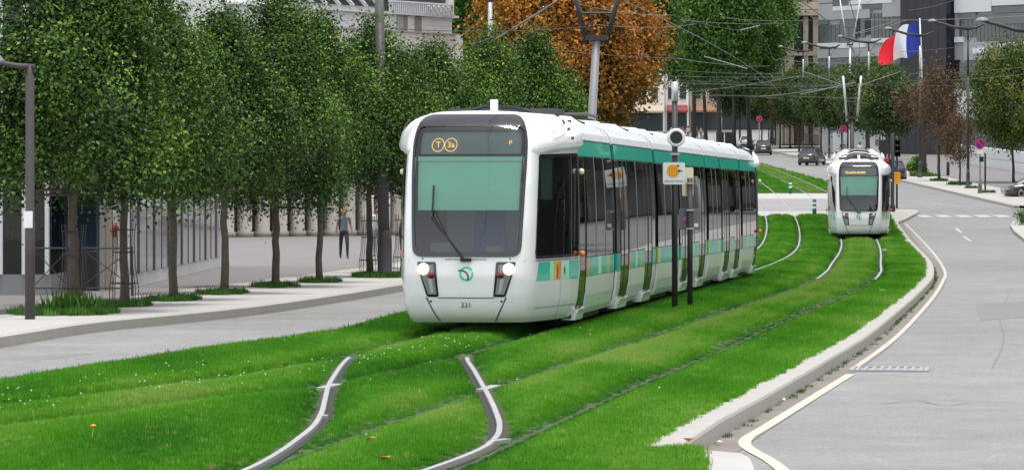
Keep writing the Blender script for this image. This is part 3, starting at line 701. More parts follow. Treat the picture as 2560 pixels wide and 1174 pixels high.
            for t, a, b in segs:
                if t in 'we':
                    wall(a, b, .23, .805, s, .0, 'lower_panel', M['white'], nz=6, nu=3)
                    if t == 'e': wall(a, b, .815, 1.10, s, .0, 'decor_band', M['teal'], nz=2); wall(a, b, 1.115, 2.65, s, -.01, 'end_panel', M['black_gloss'], nz=6); continue
                    cuts = np.linspace(a, b, max(2, int(round((b-a)/1.25))+1))
                    stripes = [('orange', .06), ('teal', .34), ('mint', .12), ('teal', .2), ('lime', .10), ('teal', .18)] if kind != 'plain' else [('lime', .05), ('mint', .05), ('teal', .65), ('mint', .1), ('lime', .15)]
                    q = a
                    for mm, fr in stripes: wall(q, q+(b-a)*fr-.004, .815, 1.10, s, .0, 'decor_band', M[mm], nz=2, nu=1); q += (b-a)*fr
                    for c0, c1 in zip(cuts[:-1], cuts[1:]): wall(c0+.03, c1-.03, 1.115, 2.65, s, .0, 'window', M['glass_dark'], nz=8, nu=2)
                    for c in cuts[1:-1]: wall(c-.022, c+.022, 1.115, 2.65, s, .006, 'mullion', M['grey'], nz=8, nu=1)
                else:
                    lf = [(a+.02, b-.02)] if t == 's' else [(a+.02, (a+b)/2-.008), ((a+b)/2+.008, b-.02)]
                    for c0, c1 in lf:
                        dr = wall(c0, c1, .36, 2.64, s, -.012, 'door_leaf', M['glass_dark'], nz=10, nu=2)
                        for e0, e1 in ((c0, c0+.035), (c1-.035, c1)): wall(e0, e1, .36, 2.64, s, -.004, 'door_frame', M['grey_dark'], dr, nz=10, nu=1)
                    wall(a-.02, b+.02, .17, .335, s, .05, 'door_step', M['white'], nz=2, rim=.2)
        put(MB().box((0, (u0+u1)/2, .28), (2.2, L*.86, .3)), 'underframe', M['black'])
        if kind in ('cab', 'plain', 'rear'):
            c = (u0+u1)/2
            for du in (-.85, .85):
                for s in (-1, 1): put(MB().lathe([(.1, -.06), (.29, -.06), (.3, .0), (.27, .06), (.1, .06)], (s*.7425, c+du, .30), 18, 0, 'x'), 'wheel', M['steel'], root, True)
        if mi < len(mods)-1:
            v0 = mods[mi+1][0]; v = []; f = []; us = np.linspace(u1, v0, 9)
            for i, u in enumerate(us):
                k = .94 if i % 2 else .975
                v += [(w*k, u, z*1.0) for w, z in ([(-prof(z), z) for z in (.35, .85, 1.8, 2.65, 2.9)]+[(w, z-.05) for w, z in ROOF[::-1][1:-1]]+[(prof(z), z) for z in (2.9, 2.65, 1.8, .85, .35)])]
            n = len(v)//9
            for j in range(8):
                for k in range(n-1): f.append((j*n+k, j*n+k+1, (j+1)*n+k+1, (j+1)*n+k))
            put(MB().add(v, f), 'bellows', M['rubber'])
    # pantograph lying on the second module, aerial on the cab roof
    pan = put(MB().box((0, 11.2, 3.36), (1.1, 1.6, .06)), 'pantograph', M['black'])
    put(MB().tube([(-.8, 10.3, 3.40), (-.6, 10.3, 3.45), (.6, 10.3, 3.45), (.8, 10.3, 3.40)], .03, 6).tube([(0, 10.3, 3.44), (-.3, 12, 3.38)], .03, 6).tube([(0, 10.3, 3.44), (.3, 12, 3.38)], .03, 6), 'collector_bow', M['grey_dark'], pan)
    put(MB().box((0.0, 3.1, 3.40), (.11, .11, .24)), 'aerial', M['white'])
    put(MB().box((0, 4.6, 3.36), (1.7, .9, .1)), 'roof_grille', M['grey_dark'])
    return root
build_tram('tram', 'white and teal tram with lit round headlights, fleet number 331', (-.67, 55.5), lambda d: .130+.0003*d, True, '331', True)
fh = lambda d: .0908-.00005*d
build_tram('tram', 'smaller looking white and teal tram with unlit headlights by the traffic lights', (float(trackB(161.3)), 161.3), fh, False, None, False)

# ------------------------------------------------------------------ buildings
def W(px, py, Y): return Vector(((px-1280)*Y/FOC, Y, EYE+(HOR-py)*Y/FOC))
class Facade:
    """vertical plane through (X0, Y0) running along direction d; turns pixels into (t, z) on it"""
    def __init__(s, X0, Y0, dx, dy):
        L = math.hypot(dx, dy); s.X0, s.Y0, s.dx, s.dy = X0, Y0, dx/L, dy/L; s.rz = math.atan2(dy, dx)
    def t(s, px): k = px-1280; return (k*s.Y0-FOC*s.X0)/(FOC*s.dx-k*s.dy)
    def z(s, px, py): return EYE+(HOR-py)*(s.Y0+s.dy*s.t(px))/FOC
def part_box(name, x0, x1, y0, y1, z0, z1, m, parent): return MB().box(((x0+x1)/2, (y0+y1)/2, (z0+z1)/2), (abs(x1-x0), abs(y1-y0), abs(z1-z0))).build(name, M[m], parent)

# white terrace building on columns behind the row of trees
F = Facade(-3.42, 205, .593, .805)
wb = thing('terrace_building', 'white terraced building on round columns behind the pear trees', 'building', (F.X0, F.Y0, 0), F.rz)
zt = lambda y: F.z(1000, y)
part_box('wall', -24, 0, 0, 9, zt(40), zt(-60)+3, 'white_matt', wb); 
part_box('wall', -24, 1.0, -.25, 9, zt(215), zt(80), 'cream_wall', wb)
part_box('wall', -24, .2, -.12, 9, zt(80)+.003, zt(37), 'white_matt', wb)
part_box('cornice', -24, .35, -.35, .2, zt(81), zt(78), 'panel_grey', wb); part_box('cornice', -24, .4, -.45, .3, zt(38), zt(33), 'panel_white', wb)
part_box('panel_joint', -24, .2, -.126, 0, zt(61), zt(60), 'panel_grey', wb)
part_box('soffit_wall', -24, .8, 6.2, 9, 0, zt(215), 'grey_dark', wb)
cm = MB().lathe([(.46, 0), (.46, .25), (.38, .3), (.37, zt(215)), (.3, zt(215))], (0, 0, 0), 18).build('column', M['column'], wb, True)
cm.location = (-.6, .8, 0)
for k in range(1, 17):
    c = cm.copy(); COL.objects.link(c); c.location = (-.6-k*1.38, .8, 0)
for x0, x1, m in ((986, 1001, 'panel_grey'), (1001, 1012, 'stone_dark'), (1012, 1022, 'cream_wall'), (1032, 1047, 'stone_dark'), (1047, 1057, 'cream_wall')):
    part_box('shutter' if m == 'cream_wall' else 'window', F.t(x0), F.t(x1), -.2, 0, zt(79), zt(40), m, wb)
# terrace: glazing, railing, stays
part_box('terrace_glazing', F.t(955), F.t(1108), -.16, .1, zt(33), zt(-60), 'glass_house', wb)
part_box('terrace_glazing', F.t(700), F.t(945), -.16, .1, zt(22), zt(-60), 'glass_house', wb)
for k in range(30):
    px = 956+k*5.2; part_box('railing_bar', F.t(px), F.t(px)+.07, -.5, -.43, zt(33), zt(8), 'panel_white', wb)
part_box('handrail', F.t(955), F.t(1112), -.52, -.4, zt(8), zt(4), 'panel_white', wb)
part_box('end_pier', F.t(1108), F.t(1118), -.45, .4, zt(36), zt(-60), 'white_matt', wb); part_box('end_pier_inset', F.t(1108.5), F.t(1114), -.5, -.44, zt(30), zt(4), 'stone_dark', wb)
for k in range(7):
    px = 700+k*34; a = Vector((F.t(px), -.45, zt(-30))); b = Vector((F.t(px+28), -.5, zt(24))); pts = [a, a*.6+b*.4+Vector((-.25, 0, -.1)), b]
    MB().tube(pts, .1, 6).build('stay', M['panel_white'], wb)
for k in range(5):
    px = 1050+k*12; MB().tube([(F.t(px), -.6, zt(12)), (F.t(px+14), -.6, zt(36))], .05, 5).build('stay', M['panel_white'], wb)
for k in range(5): part_box('balcony_slab', .2, 1.0, -.5, 1.5, zt(145+k*16), zt(141+k*16), 'panel_white', wb)

# glazed pavilion, doors and walls at the near end of the plaza
gp = thing('glass_pavilion', 'curved glass fronted pavilion with pale vertical fins at the plaza edge', 'building', (-9.62, 80, 0), 0)
part_box('plinth', -7, .02, -.06, 9, 0, .42, 'grey', gp)
part_box('inner_wall', -7, -.1, 3.0, 3.2, .4, 9, 'stone_dark', gp); part_box('floor_slab', -7, -.12, .06, 3, 3.2, 3.5, 'panel_mid', gp); part_box('roof', -7, .1, -.2, 9, 9, 9.4, 'panel_white', gp)
for k in range(14):
    x = -.06-k*.48; part_box('fin', x-.04, x+.04, -.12, .05, .42, 9, 'panel_white', gp)
    part_box('pane', x-.42, x-.06, -.01, .01, .43, 3.2, 'glass_green', gp); part_box('pane', x-.42, x-.06, -.01, .01, 3.5, 9, 'glass_green', gp)
for k in range(3): part_box('pane', -.005, .015, .1+k*1.0, 1.05+k*1.0, .43, 9, 'glass_green', gp)
part_box('side_wall', -.2, 0, 3.2, 9, 0.42, 9, 'panel_grey', gp)
sh = thing('side_building', 'white and beige side building with blue door and red alarm bell', 'building', (-9.75, 83, 0), 0)
part_box('steel_door', -.23, -.1, -.1, 0, .1, 2.25, 'panel_grey', sh); part_box('steel_door', -.08, .13, -.12, -.01, .1, 2.3, 'panel_white', sh); part_box('intercom', -.04, .06, -.15, -.12, 1.0, 1.3, 'panel_mid', sh)
part_box('wall', -3, .13, 0, 4, 2.35, 9, 'panel_grey', sh); part_box('lintel', .13, .76, .3, 4, 2.12, 9, 'white_matt', sh)
part_box('blue_door', .14, .74, 1.5, 1.6, .85, 2.1, 'blue_door', sh); part_box('blue_door', .14, .74, 1.48, 1.6, 0, .83, 'grey', sh); part_box('downpipe', .74, .79, .2, .27, 0, 4, 'grey_dark', sh)
part_box('pier', .80, .90, .3, 1.2, 0, 4, 'panel_grey', sh); part_box('pier', .905, 1.03, .5, 1.6, 0, 4, 'stone', sh); part_box('wall', .6, 1.25, 1.7, 30, 0, 9, 'white_matt', sh); part_box('wall', 1.04, 1.25, .8, 1.69, 0, 9, 'white_matt', sh)
for k in range(7): part_box('window', 1.2, 1.28, 2.4+k*3.8, 5.8+k*3.8, .3, 2.9, 'glass_house', sh); part_box('window_mullion', 1.2, 1.31, 4.05+k*3.8, 4.15+k*3.8, .3, 2.9, 'panel_mid', sh); part_box('window', 1.2, 1.28, 2.4+k*3.8, 5.8+k*3.8, 3.5, 5.6, 'glass_house', sh)
part_box('window', 1.16, 1.24, .76, .79, 1.5, 2.1, 'panel_grey', sh)
MB().lathe([(.001, 0), (.08, .01), (.09, .05), (.05, .09), (.001, .1)], (1.09, .70, 1.35), 12, 0, 'y').box((1.1, .74, 1.22), (.05, .05, .12)).build('alarm_bell', M['brick_red'], sh, True)

# grey panel building with the navy stair tower
F2 = Facade(31.9, 400, .68, -.73)
pb = thing('panel_building', 'modern building clad in white, grey and glass panels', 'building', (F2.X0, F2.Y0, 0), F2.rz)
gz = 4.0
part_box('body', 0, 40, .2, 14, gz, 32, 'panel_grey', pb)
rects = [(2084, 15, 2156, 26, 'panel_white'), (2125, 0, 2232, 10, 'panel_white'), (2208, 6, 2267, 42, 'panel_grey'), (2070, 26, 2176, 48, 'panel_grey'), (2082, -30, 2125, 14, 'pglass'), (2156, 10, 2208, 23, 'panel_mid'),
         (2048, 10, 2082, 50, 'panel_grey'), (2045, 42, 2070, 62, 'panel_mid'), (2045, 63, 2098, 106, 'pglass'), (2100, 48, 2139, 106, 'panel_mid'), (2140, 48, 2150, 92, 'navy'), (2151, 48, 2162, 92, 'panel_mid'), (2163, 48, 2175, 86, 'navy'), (2176, 33, 2231, 96, 'pglass'),
         (2232, 45, 2262, 78, 'panel_mid'), (2045, 108, 2097, 120, 'panel_white'), (2098, 107, 2165, 120, 'panel_white'), (2180, 96, 2225, 107, 'panel_white'), (2045, 121, 2225, 143, 'panel_grey'), (2045, 145, 2075, 190, 'pglass'), (2076, 145, 2180, 166, 'panel_mid'), (2076, 167, 2180, 190, 'pglass'), (2181, 145, 2262, 196, 'panel_mid'),
         (2080, 191, 2120, 204, 'panel_white'), (2212, 198, 2262, 211, 'panel_white'), (2045, 212, 2262, 260, 'pglass'), (2045, 262, 2262, 300, 'panel_grey'), (2085, 302, 2265, 384, 'panel_white'),
         (2388, -20, 2480, 31, 'panel_white'), (2481, 14, 2620, 31, 'panel_mid'), (2398, 33, 2440, 48, 'panel_mid'), (2398, 49, 2440, 92, 'pglass'), (2441, 33, 2620, 60, 'panel_mid'), (2441, 61, 2620, 104, 'pglass'), (2388, 93, 2410, 106, 'panel_white'), (2411, 105, 2500, 150, 'panel_grey'), (2434, 120, 2462, 134, 'panel_white'),
         (2501, 105, 2620, 150, 'panel_white'), (2387, 150, 2398, 204, 'navy'), (2399, 152, 2620, 190, 'panel_mid'), (2399, 192, 2620, 220, 'pglass'), (2388, 222, 2470, 300, 'panel_white'), (2471, 222, 2620, 300, 'panel_grey'), (2388, 302, 2620, 380, 'pglass'), (2620, -20, 2700, 380, 'panel_mid'), (2481, -40, 2620, 12, 'panel_white'), (2156, -40, 2232, -2, 'panel_mid'), (2045, -40, 2082, 8, 'panel_grey')]
rr = random.Random(5)
for x0, y0, x1, y1, m in rects:
    t0, t1 = F2.t(x0), F2.t(x1); xm = (x0+x1)/2; za, zb = F2.z(xm, y1), F2.z(xm, y0); dpt = {'panel_white': .16, 'panel_grey': .1, 'panel_mid': .02, 'pglass': -.05, 'navy': .0}[m]+rr.uniform(0, .03)
    o = part_box('window' if m == 'pglass' else 'cladding_panel', t0, t1, -dpt, .22, za, zb, m, pb)
    if m == 'pglass':
        n = max(2, int((x1-x0)/9))
        for k in range(1, n): x = t0+(t1-t0)*k/n; part_box('mullion', x-.04, x+.04, -dpt-.05, -dpt+.02, za, zb, 'panel_mid', o)
tw = thing('stair_tower', 'tall windowless navy black tower between the panel facades', 'tower', (F2.X0, F2.Y0, 0), F2.rz)
t0, t1 = F2.t(2270), F2.t(2385)
for k in range(6):
    a, b = t0+(t1-t0)*k/6, t0+(t1-t0)*(k+1)/6; part_box('cladding_panel', a+.01, b-.01, -1.2, -1.0, 5.0, 34, 'navy', tw)
part_box('body', t0+.05, t1-.05, -1.0, .15, 5, 34, 'navy', tw); part_box('wall', t0-2.3, t0-.05, -.9, -.1, 5, F2.z(2260, 160), 'navy', tw)

# stone building beside it
sb = thing('stone_building', 'beige stone building with tall piers and dark windows', 'building', (0, 440, 0), 0)
X = lambda px: (px-1280)*440/FOC; Z = lambda py: EYE+(HOR-py)*440/FOC
part_box('body', X(1958), X(2062), 1, 12, 8, 36, 'stone_dark', sb)
for a, b in ((1964, 1984), (2008, 2020), (2032, 2060)): part_box('pier', X(a), X(b), -.4, 1, 8, Z(42), 'stone', sb)
part_box('cornice', X(1960), X(2064), -1.2, 1, Z(40), Z(26), 'stone', sb); part_box('cornice', X(1964), X(2062), -.6, 1, Z(24), Z(6), 'stone', sb); part_box('cornice', X(1964), X(2062), -.5, 1, Z(140), Z(128), 'stone', sb)
for a, b in ((1985, 2007), (2021, 2031)):
    for y0, y1 in ((46, 126), (142, 215), (-50, 4)): part_box('window', X(a), X(b), .6, .95, Z(y1), Z(y0), 'glass_house', sb)
# far street of shops
fs = [(1560, 1662, 'cream_wall', 'pale apartment house beside the rust coloured chestnut tree'), (1663, 1722, 'white_matt', 'white house with dark red shop awning at the far street end'), (1723, 1800, 'stone', 'stone fronted house with brown awning behind the far trunks'), (1801, 1990, 'white_matt', 'long white house behind the far row of trunks')]
for i, (a, b, m, lab) in enumerate(fs):
    Yf = 600+i*6; xa, xb = (a-1280)*Yf/FOC, (b-1280)*Yf/FOC; g0 = float(T(xa, Yf))
    r = thing('apartment_house', lab, 'house', (xa, Yf, g0), 0, 'houses at the end of the street'); w = xb-xa
    part_box('wall', .02, w-.02, 0, 10, -1, 26, m, r); part_box('shop_front', .3, w-.3, -.15, .1, .2, 3.2, 'glass_house', r)
    MB().add([(.2, -.1, 4.2), (w-.2, -.1, 4.2), (w-.2, -1.8, 3.3), (.2, -1.8, 3.3), (.2, -.1, 4.1), (w-.2, -.1, 4.1), (w-.2, -1.8, 3.0), (.2, -1.8, 3.0)], [(0, 1, 2, 3), (7, 6, 5, 4), (3, 2, 6, 7), (0, 3, 7, 4), (1, 5, 6, 2)]).build('awning', [M['stone'], mat('awning_red', (.22, .04, .03), .8), mat('awning_orange', (.26, .13, .07), .8), M['navy']][i], r)
    nx = max(2, int(w/2.4))
    for q in range(7):
        for k in range(nx):
            x = w*(k+.5)/nx; wd = part_box('window', x-.5, x+.5, -.04, .05, 5.2+q*3, 7.0+q*3, 'glass_house', r); part_box('sill', x-.6, x+.6, -.2, -.04, 5.05+q*3, 5.17+q*3, 'stone', wd)
# low white wall beside the right pavement
lw = thing('retaining_wall', 'long low white wall of wide slabs along the right pavement', 'wall', (0, 0, 0))
for k in range(14):
    y0, y1 = 262+k*6.0, 262+(k+1)*6.0-.05; za, zb = float(T(40, y0)), float(T(40, y1))
    for lo, hi in ((-.5, .75), (.78, 1.6)):
        v = [(40+dx, y, (za if y == y0 else zb)+h) for y in (y0, y1) for dx in (0, .4) for h in (lo, hi)]
        MB().add(v, [(0, 1, 3, 2), (4, 6, 7, 5), (0, 4, 5, 1), (2, 3, 7, 6), (1, 5, 7, 3), (0, 2, 6, 4)]).build('slab', M['panel_white'], lw)
# building beyond the right edge of the view, mirrored in the tram's windows
sw = thing('street_wing', 'grey glazed office wing along the far right pavement', 'building', (62, 150, 0), 0)
part_box('body', 0, 12, 0, 250, 0, 24, 'panel_grey', sw)
for q in range(6):
    for k in range(40): part_box('window', -.12, .1, 1+k*6, 6+k*6, 2+q*3.6, 4.4+q*3.6, 'pglass' if (q+k) % 3 else 'panel_white', sw)

sr = thing('reflection_backdrop', 'dark backdrop row added out of view for the tram windows to mirror', 'building', (35, 30, 0), 0)  # unseen row, added so the tram glass reflects something dark
part_box('body', 0, 12, 0, 224, 0, 12, 'bark_dark', sr)
for k in range(35):
    g_ = float(T(35, 33+k*6.4))
    part_box('black_panel', -.15, .1, .4+k*6.4, 5.6+k*6.4, g_+.3, g_+3.4, 'black', sr); part_box('pier', -.3, .05, 5.7+k*6.4, 6.3+k*6.4, g_, g_+4.0, ['panel_white', 'grey_dark', 'stone', 'navy'][(k*7) % 4], sr)
    for x0 in (1.2, 3.9): part_box('window', -.1, .1, x0+k*6.4, x0+1.7+k*6.4, g_+5, g_+7, 'black', sr)

# ------------------------------------------------------------------ trees
def leaves_mesh(name, pos, nrm, size, tone, rng, aspect=.62, fold=.18):
    n = len(pos); nrm = nrm/np.linalg.norm(nrm, axis=1, keepdims=True)
    r = rng.normal(size=(n, 3)); a = np.cross(nrm, r); a /= np.linalg.norm(a, axis=1, keepdims=True); b = np.cross(nrm, a)
    s = size[:, None]
    v = np.stack([pos-a*s*.5, pos+b*s*.5*aspect+nrm*s*fold, pos+a*s*.5, pos-b*s*.5*aspect+nrm*s*fold], 1).reshape(-1, 3)
    me = bpy.data.meshes.new(name); me.vertices.add(4*n); me.vertices.foreach_set('co', v.ravel())
    base = (np.arange(n)*4)[:, None]; tri = np.concatenate([base+np.array([0, 1, 2]), base+np.array([0, 2, 3])], 1).reshape(-1)
    me.loops.add(6*n); me.loops.foreach_set('vertex_index', tri.astype(np.int32)); me.polygons.add(2*n)
    me.polygons.foreach_set('loop_start', np.arange(0, 6*n, 3, dtype=np.int32)); me.polygons.foreach_set('loop_total', np.full(2*n, 3, np.int32))
    at = me.attributes.new('tone', 'FLOAT', 'POINT'); at.data.foreach_set('value', np.repeat(tone, 4).astype(np.float32))
    me.update(); me.validate(); return me
def crown(seed, clumps, per, env, leaf, spread, mat_, up=.35, squash=1.0, shell=.45, tonebias=0.0, lowtone=0.0):
    """env(t): (z, radius) for t in 0..1; leaves in shoots spread through the crown's outer volume"""
    rng = np.random.default_rng(seed); t = rng.random(clumps*3); z, r = env(t)
    keep = rng.random(len(t)) < (r/np.max(r))*.9+.12; t, z, r = t[keep][:clumps], z[keep][:clumps], r[keep][:clumps]; n = len(t)
    th = rng.random(n)*2*np.pi; lob = 1+.16*np.sin(3*th+seed)+.12*np.sin(5*th+2*seed+z*1.3)+.10*rng.normal(size=n)
    rad = r*lob*(1-shell*rng.random(n)**1.6); c = np.stack([rad*np.cos(th), rad*np.sin(th), z+rng.normal(size=n)*.12], 1)
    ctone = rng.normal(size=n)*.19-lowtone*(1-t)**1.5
    idx = np.repeat(np.arange(n), per); m = len(idx); off = rng.normal(size=(m, 3))*spread*np.array([1, 1, 1.25*squash])
    pos = c[idx]+off; out = pos.copy(); out[:, 2] = 0; out /= (np.linalg.norm(out, axis=1, keepdims=True)+1e-6)
    nrm = out*.6+rng.normal(size=(m, 3))*.75; nrm[:, 2] += up
    frac = np.linalg.norm(off, axis=1)/spread
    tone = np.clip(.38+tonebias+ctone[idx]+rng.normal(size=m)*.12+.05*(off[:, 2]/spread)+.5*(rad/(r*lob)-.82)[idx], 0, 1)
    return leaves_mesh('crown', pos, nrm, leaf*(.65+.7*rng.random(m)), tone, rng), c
def trunk_mesh(seed, h, r0, top_z, targets, mat_, lean=(0, 0)):
    rr = random.Random(seed); mb = MB(); pts = []; rs = []
    for k in range(9):
        t = k/8; pts.append((lean[0]*t*h+rr.uniform(-.03, .03)*(t > 0), lean[1]*t*h+rr.uniform(-.03, .03)*(t > 0), -.1+(h+.1)*t)); rs.append(r0*(1.25 if k == 0 else 1-.35*t))
    mb.tube(pts, rs, 10); ax, ay = lean[0]*h, lean[1]*h
    mb.tube([pts[-1], (ax, ay, h+(top_z-h)*.5), (ax, ay, top_z*.96)], [r0*.6, r0*.4, r0*.08], 7)
    for c in targets:
        z0 = h*.85+(min(c[2], top_z)-h)*rr.uniform(.1, .5); z0 = max(z0, h*.8); p0 = Vector((ax, ay, z0)); p2 = Vector((float(c[0]), float(c[1]), float(c[2]))); pm = (p0+p2)/2+Vector((0, 0, -.12*(p2-p0).length))
        mb.tube([p0, pm, p2], [r0*.38, r0*.22, r0*.06], 5, cap=False)
    me = bpy.data.meshes.new('trunk'); me.from_pydata(mb.v, [], mb.f); me.polygons.foreach_set('use_smooth', [True]*len(me.polygons)); me.update(); return me
def make_tree(kind, seed, h, r0, env, clumps, per, leaf, spread, lm, bark, lean=(0, 0), limbs=26, **kw):
    cm_, c = crown(seed, clumps, per, env, leaf, spread, lm, **kw)
    if lean != (0, 0):
        n = len(cm_.vertices); co = np.empty(n*3, np.float32); cm_.vertices.foreach_get('co', co); co = co.reshape(-1, 3); co[:, 0] += lean[0]*h; co[:, 1] += lean[1]*h; cm_.vertices.foreach_set('co', co.ravel()); c = c+np.array([lean[0]*h, lean[1]*h, 0])
    tm = trunk_mesh(seed, h, r0, env(np.array([1.0]))[0][0], c[:limbs], bark, lean)
    cm_.materials.append(M[lm]); tm.materials.append(M[bark]); return (cm_, tm)
def place_tree(protos, name, label, loc, rz, sc, group, cat='tree'):
    r = thing(name, label, cat, loc, rz, group); r.scale = (sc[0], sc[0], sc[1]) if isinstance(sc, tuple) else (sc, sc, sc)
    for nm, me in (('crown', protos[0]), ('trunk', protos[1])):
        o = bpy.data.objects.new(nm, me); COL.objects.link(o); o.parent = r
    return r
def cone_env(z0, z1, rmax):
    def f(t):
        t = np.asarray(t, float); r = rmax*np.interp(t, [0, .08, .25, .45, .7, .88, 1], [.78, .97, 1.0, .85, .5, .22, .04]); return z0+(z1-z0)*t, r
    return f
def ball_env(z0, z1, rmax):
    def f(t):
        t = np.asarray(t, float); return z0+(z1-z0)*t, rmax*np.sqrt(np.clip(1-(2*t-1)**2*.96, .02, 1))
    return f
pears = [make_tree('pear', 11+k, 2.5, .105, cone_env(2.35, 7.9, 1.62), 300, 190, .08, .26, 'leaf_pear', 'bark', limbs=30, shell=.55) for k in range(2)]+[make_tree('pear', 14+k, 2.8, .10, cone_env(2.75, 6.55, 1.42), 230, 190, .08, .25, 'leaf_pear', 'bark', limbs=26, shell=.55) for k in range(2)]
ordinal = ['first', 'second', 'third', 'fourth', 'fifth', 'sixth', 'seventh', 'eighth', 'ninth', 'tenth', 'eleventh', 'twelfth']
row = [(185, 68.0, 1.05, 1.0, 0), (310, 72.0, .9, .98, 1), (432, 76.0, .92, .84, 2), (560, 81.0, .95, .87, 3), (690, 87.0, .92, .86, 0), (800, 91.5, .85, .93, 3), (924, 98.0, 1.0, .97, 2), (1008, 102.5, .9, .86, 3), (1085, 109, 1.0, .93, 3), (1215, 117, .95, 1.05, 2), (1330, 126, 1.1, 1.08, 3), (1405, 135, .95, .9, 2)]
for i, (px, Y, s1, s2, kk) in enumerate(row):
    place_tree(pears[kk], 'pear_tree', 'dense dark green tree, %s from the glass pavilion in the plaza row' % ordinal[i], Vector(((px-1280)*Y/FOC, Y, 0)), i*2.1, (s1, s2), 'pear trees along the plaza')
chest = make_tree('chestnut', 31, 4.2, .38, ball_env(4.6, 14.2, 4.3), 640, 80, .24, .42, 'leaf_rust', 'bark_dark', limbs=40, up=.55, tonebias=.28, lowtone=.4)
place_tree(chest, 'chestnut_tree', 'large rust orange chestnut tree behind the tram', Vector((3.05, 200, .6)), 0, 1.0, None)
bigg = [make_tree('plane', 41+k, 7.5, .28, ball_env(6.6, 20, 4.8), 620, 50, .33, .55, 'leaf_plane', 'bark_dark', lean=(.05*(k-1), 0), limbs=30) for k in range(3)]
bg = [(1162, 245, 1.0, 1.0, 'tall green tree between the white building and the chestnut'), (1735, 418, 1.0, 1.15, 'tall green plane tree with leaning trunk beside the chestnut crown'), (1800, 405, 1.05, 1.2, 'tall green plane tree in the middle of the far median'), (1875, 425, 1.1, 1.1, 'tall green plane tree beside the stone building'), (1835, 450, .9, 1.2, 'plane tree behind the far median trees, partly hidden'), (1765, 460, .9, 1.1, 'plane tree at the back of the far median, partly hidden'), (1560, 300, .9, 1.0, 'green tree crown showing above the chestnut'), (1930, 470, .9, .95, 'plane tree in front of the stone building piers')]
for i, (px, Y, s1, s2, lab) in enumerate(bg):
    X_ = (px-1280)*Y/FOC; place_tree(bigg[i % 3], 'plane_tree', lab, Vector((X_, Y, float(T(X_, Y)))), i*1.9, (s1, s2), 'tall green trees in the distance')
small = [make_tree('street', 51+k, 3.6, .11, ball_env(3.2, 7.7, 2.5), 260, 48, .22, .36, 'leaf_far', 'bark_dark', lean=(.02*(k-1), 0), limbs=18) for k in range(3)]
brown = make_tree('street', 61, 3.2, .10, ball_env(2.4, 6.6, 1.5), 110, 30, .17, .30, 'leaf_brown', 'bark_dark', limbs=18)
yel = make_tree('street', 71, 3.4, .13, ball_env(3.2, 10.6, 3.6), 420, 64, .22, .38, 'leaf_yellow', 'bark_dark', lean=(-.06, 0), limbs=24)
def on_street(px, X_): Y = X_*FOC/(px-1280); return Vector((X_, Y, float(T(X_, Y))))
st = [(1905, 30.2, 0, 1.0, 'olive green street tree nearest the fence of the stone building'), (1950, 30.4, 1, 1.0, 'olive street tree beside the distant no parking sign'), (1998, 30.2, 2, 1.05, 'olive street tree behind the black parked car'), (2052, 30.6, 0, 1.05, 'green street tree beside the grey hatchback'), (2105, 30.6, 1, 1.0, 'green street tree over the pedestrian in black'), (2165, 30.8, 2, 1.1, 'green street tree above the green billboard'), (2222, 31.0, 0, 1.0, 'green street tree behind the traffic lights')]
st += [(1930, 34.5, 1, 1.15, 'dense green tree behind the iron fence'), (2030, 34.0, 2, 1.15, 'dense green tree in front of the panel facade corner'), (2120, 34.5, 0, 1.1, 'dense green tree in the second row under the panel facade'), (2190, 34.0, 1, 1.1, 'dense green tree in the second row beside the navy tower'), (1850, 27.5, 2, 1.25, 'dense green tree at the top of the uphill street')]
for i, (px, X_, k, s, lab) in enumerate(st): place_tree(small[k], 'street_tree', lab, on_street(px, X_), i*1.3, s, 'street trees on the uphill pavement')
place_tree(brown, 'street_tree', 'thin tree with rusty brown leaves in front of the navy tower', on_street(2347, 30.4), 0, (1.15, 1.2), 'half bare brown street trees')
place_tree(brown, 'street_tree', 'thin withered tree with brown leaves beside the black lamp post', on_street(2400, 30.4), 2.0, (.75, .7), 'half bare brown street trees')
place_tree(brown, 'street_tree', 'small rusty tree between olive street trees by the fence', on_street(1975, 31.2), 1.0, (1.5, 1.15), 'half bare brown street trees')
p = G(2535, 456); place_tree(yel, 'street_tree', 'yellowing broad tree with leaning thin trunk by the white wall', p, .6, (.82, .9), None)
p = G(2700, 520); place_tree(yel, 'street_tree', 'yellow green tree beside the dark car at the side street', p, 2.6, (.75, .85), None)
p = on_street(2309, 31.0); o = MB().tube([(0, 0, -.1), (0, 0, 1), (.02, 0, 3), (.0, 0, 5.2)], [.26, .22, .2, .17], 12).build('trunk', M['bark_dark'], None, True)
r = thing('street_tree', 'thick dark bare trunk beside a low green bush', 'tree', p, 0, None); o.parent = r
cme, _ = crown(81, 120, 22, ball_env(4.2, 6.6, 1.9), .22, .3, 'leaf_brown'); cme.materials.append(M['leaf_brown']); oo = fin('crown', cme, None, r)
def bush(loc, rad, h, seed, label, lm='leaf_far', leaf=.16, clumps=60, tb=.1, cat='bush'):
    def env(t): t = np.asarray(t, float); return .05+h*t, rad*np.sqrt(np.clip(1-t**2, .05, 1))
    me, _ = crown(seed, clumps, 24, env, leaf, .12, lm, shell=.9, tonebias=tb); me.materials.append(M[lm]); o = fin('bush', me); o.location = loc; return tag(o, label, cat)
bush(on_street(2291, 31.2), .75, 1.1, 91, 'rounded low green bush at the foot of a thick trunk', 'leaf_plane', .2)
bush(G(1435, 292)*Vector((0, 0, 0))+Vector((2.3, 150, 0)), 1.0, 4.8, 92, 'yellow green shrub behind the tram roof', 'leaf_plane', .2, 120, .3)
bush(G(2556, 562), .35, .35, 93, 'small weedy plant on the kerbed traffic island', 'leaf_plane', .1, 20, .1, 'plant')

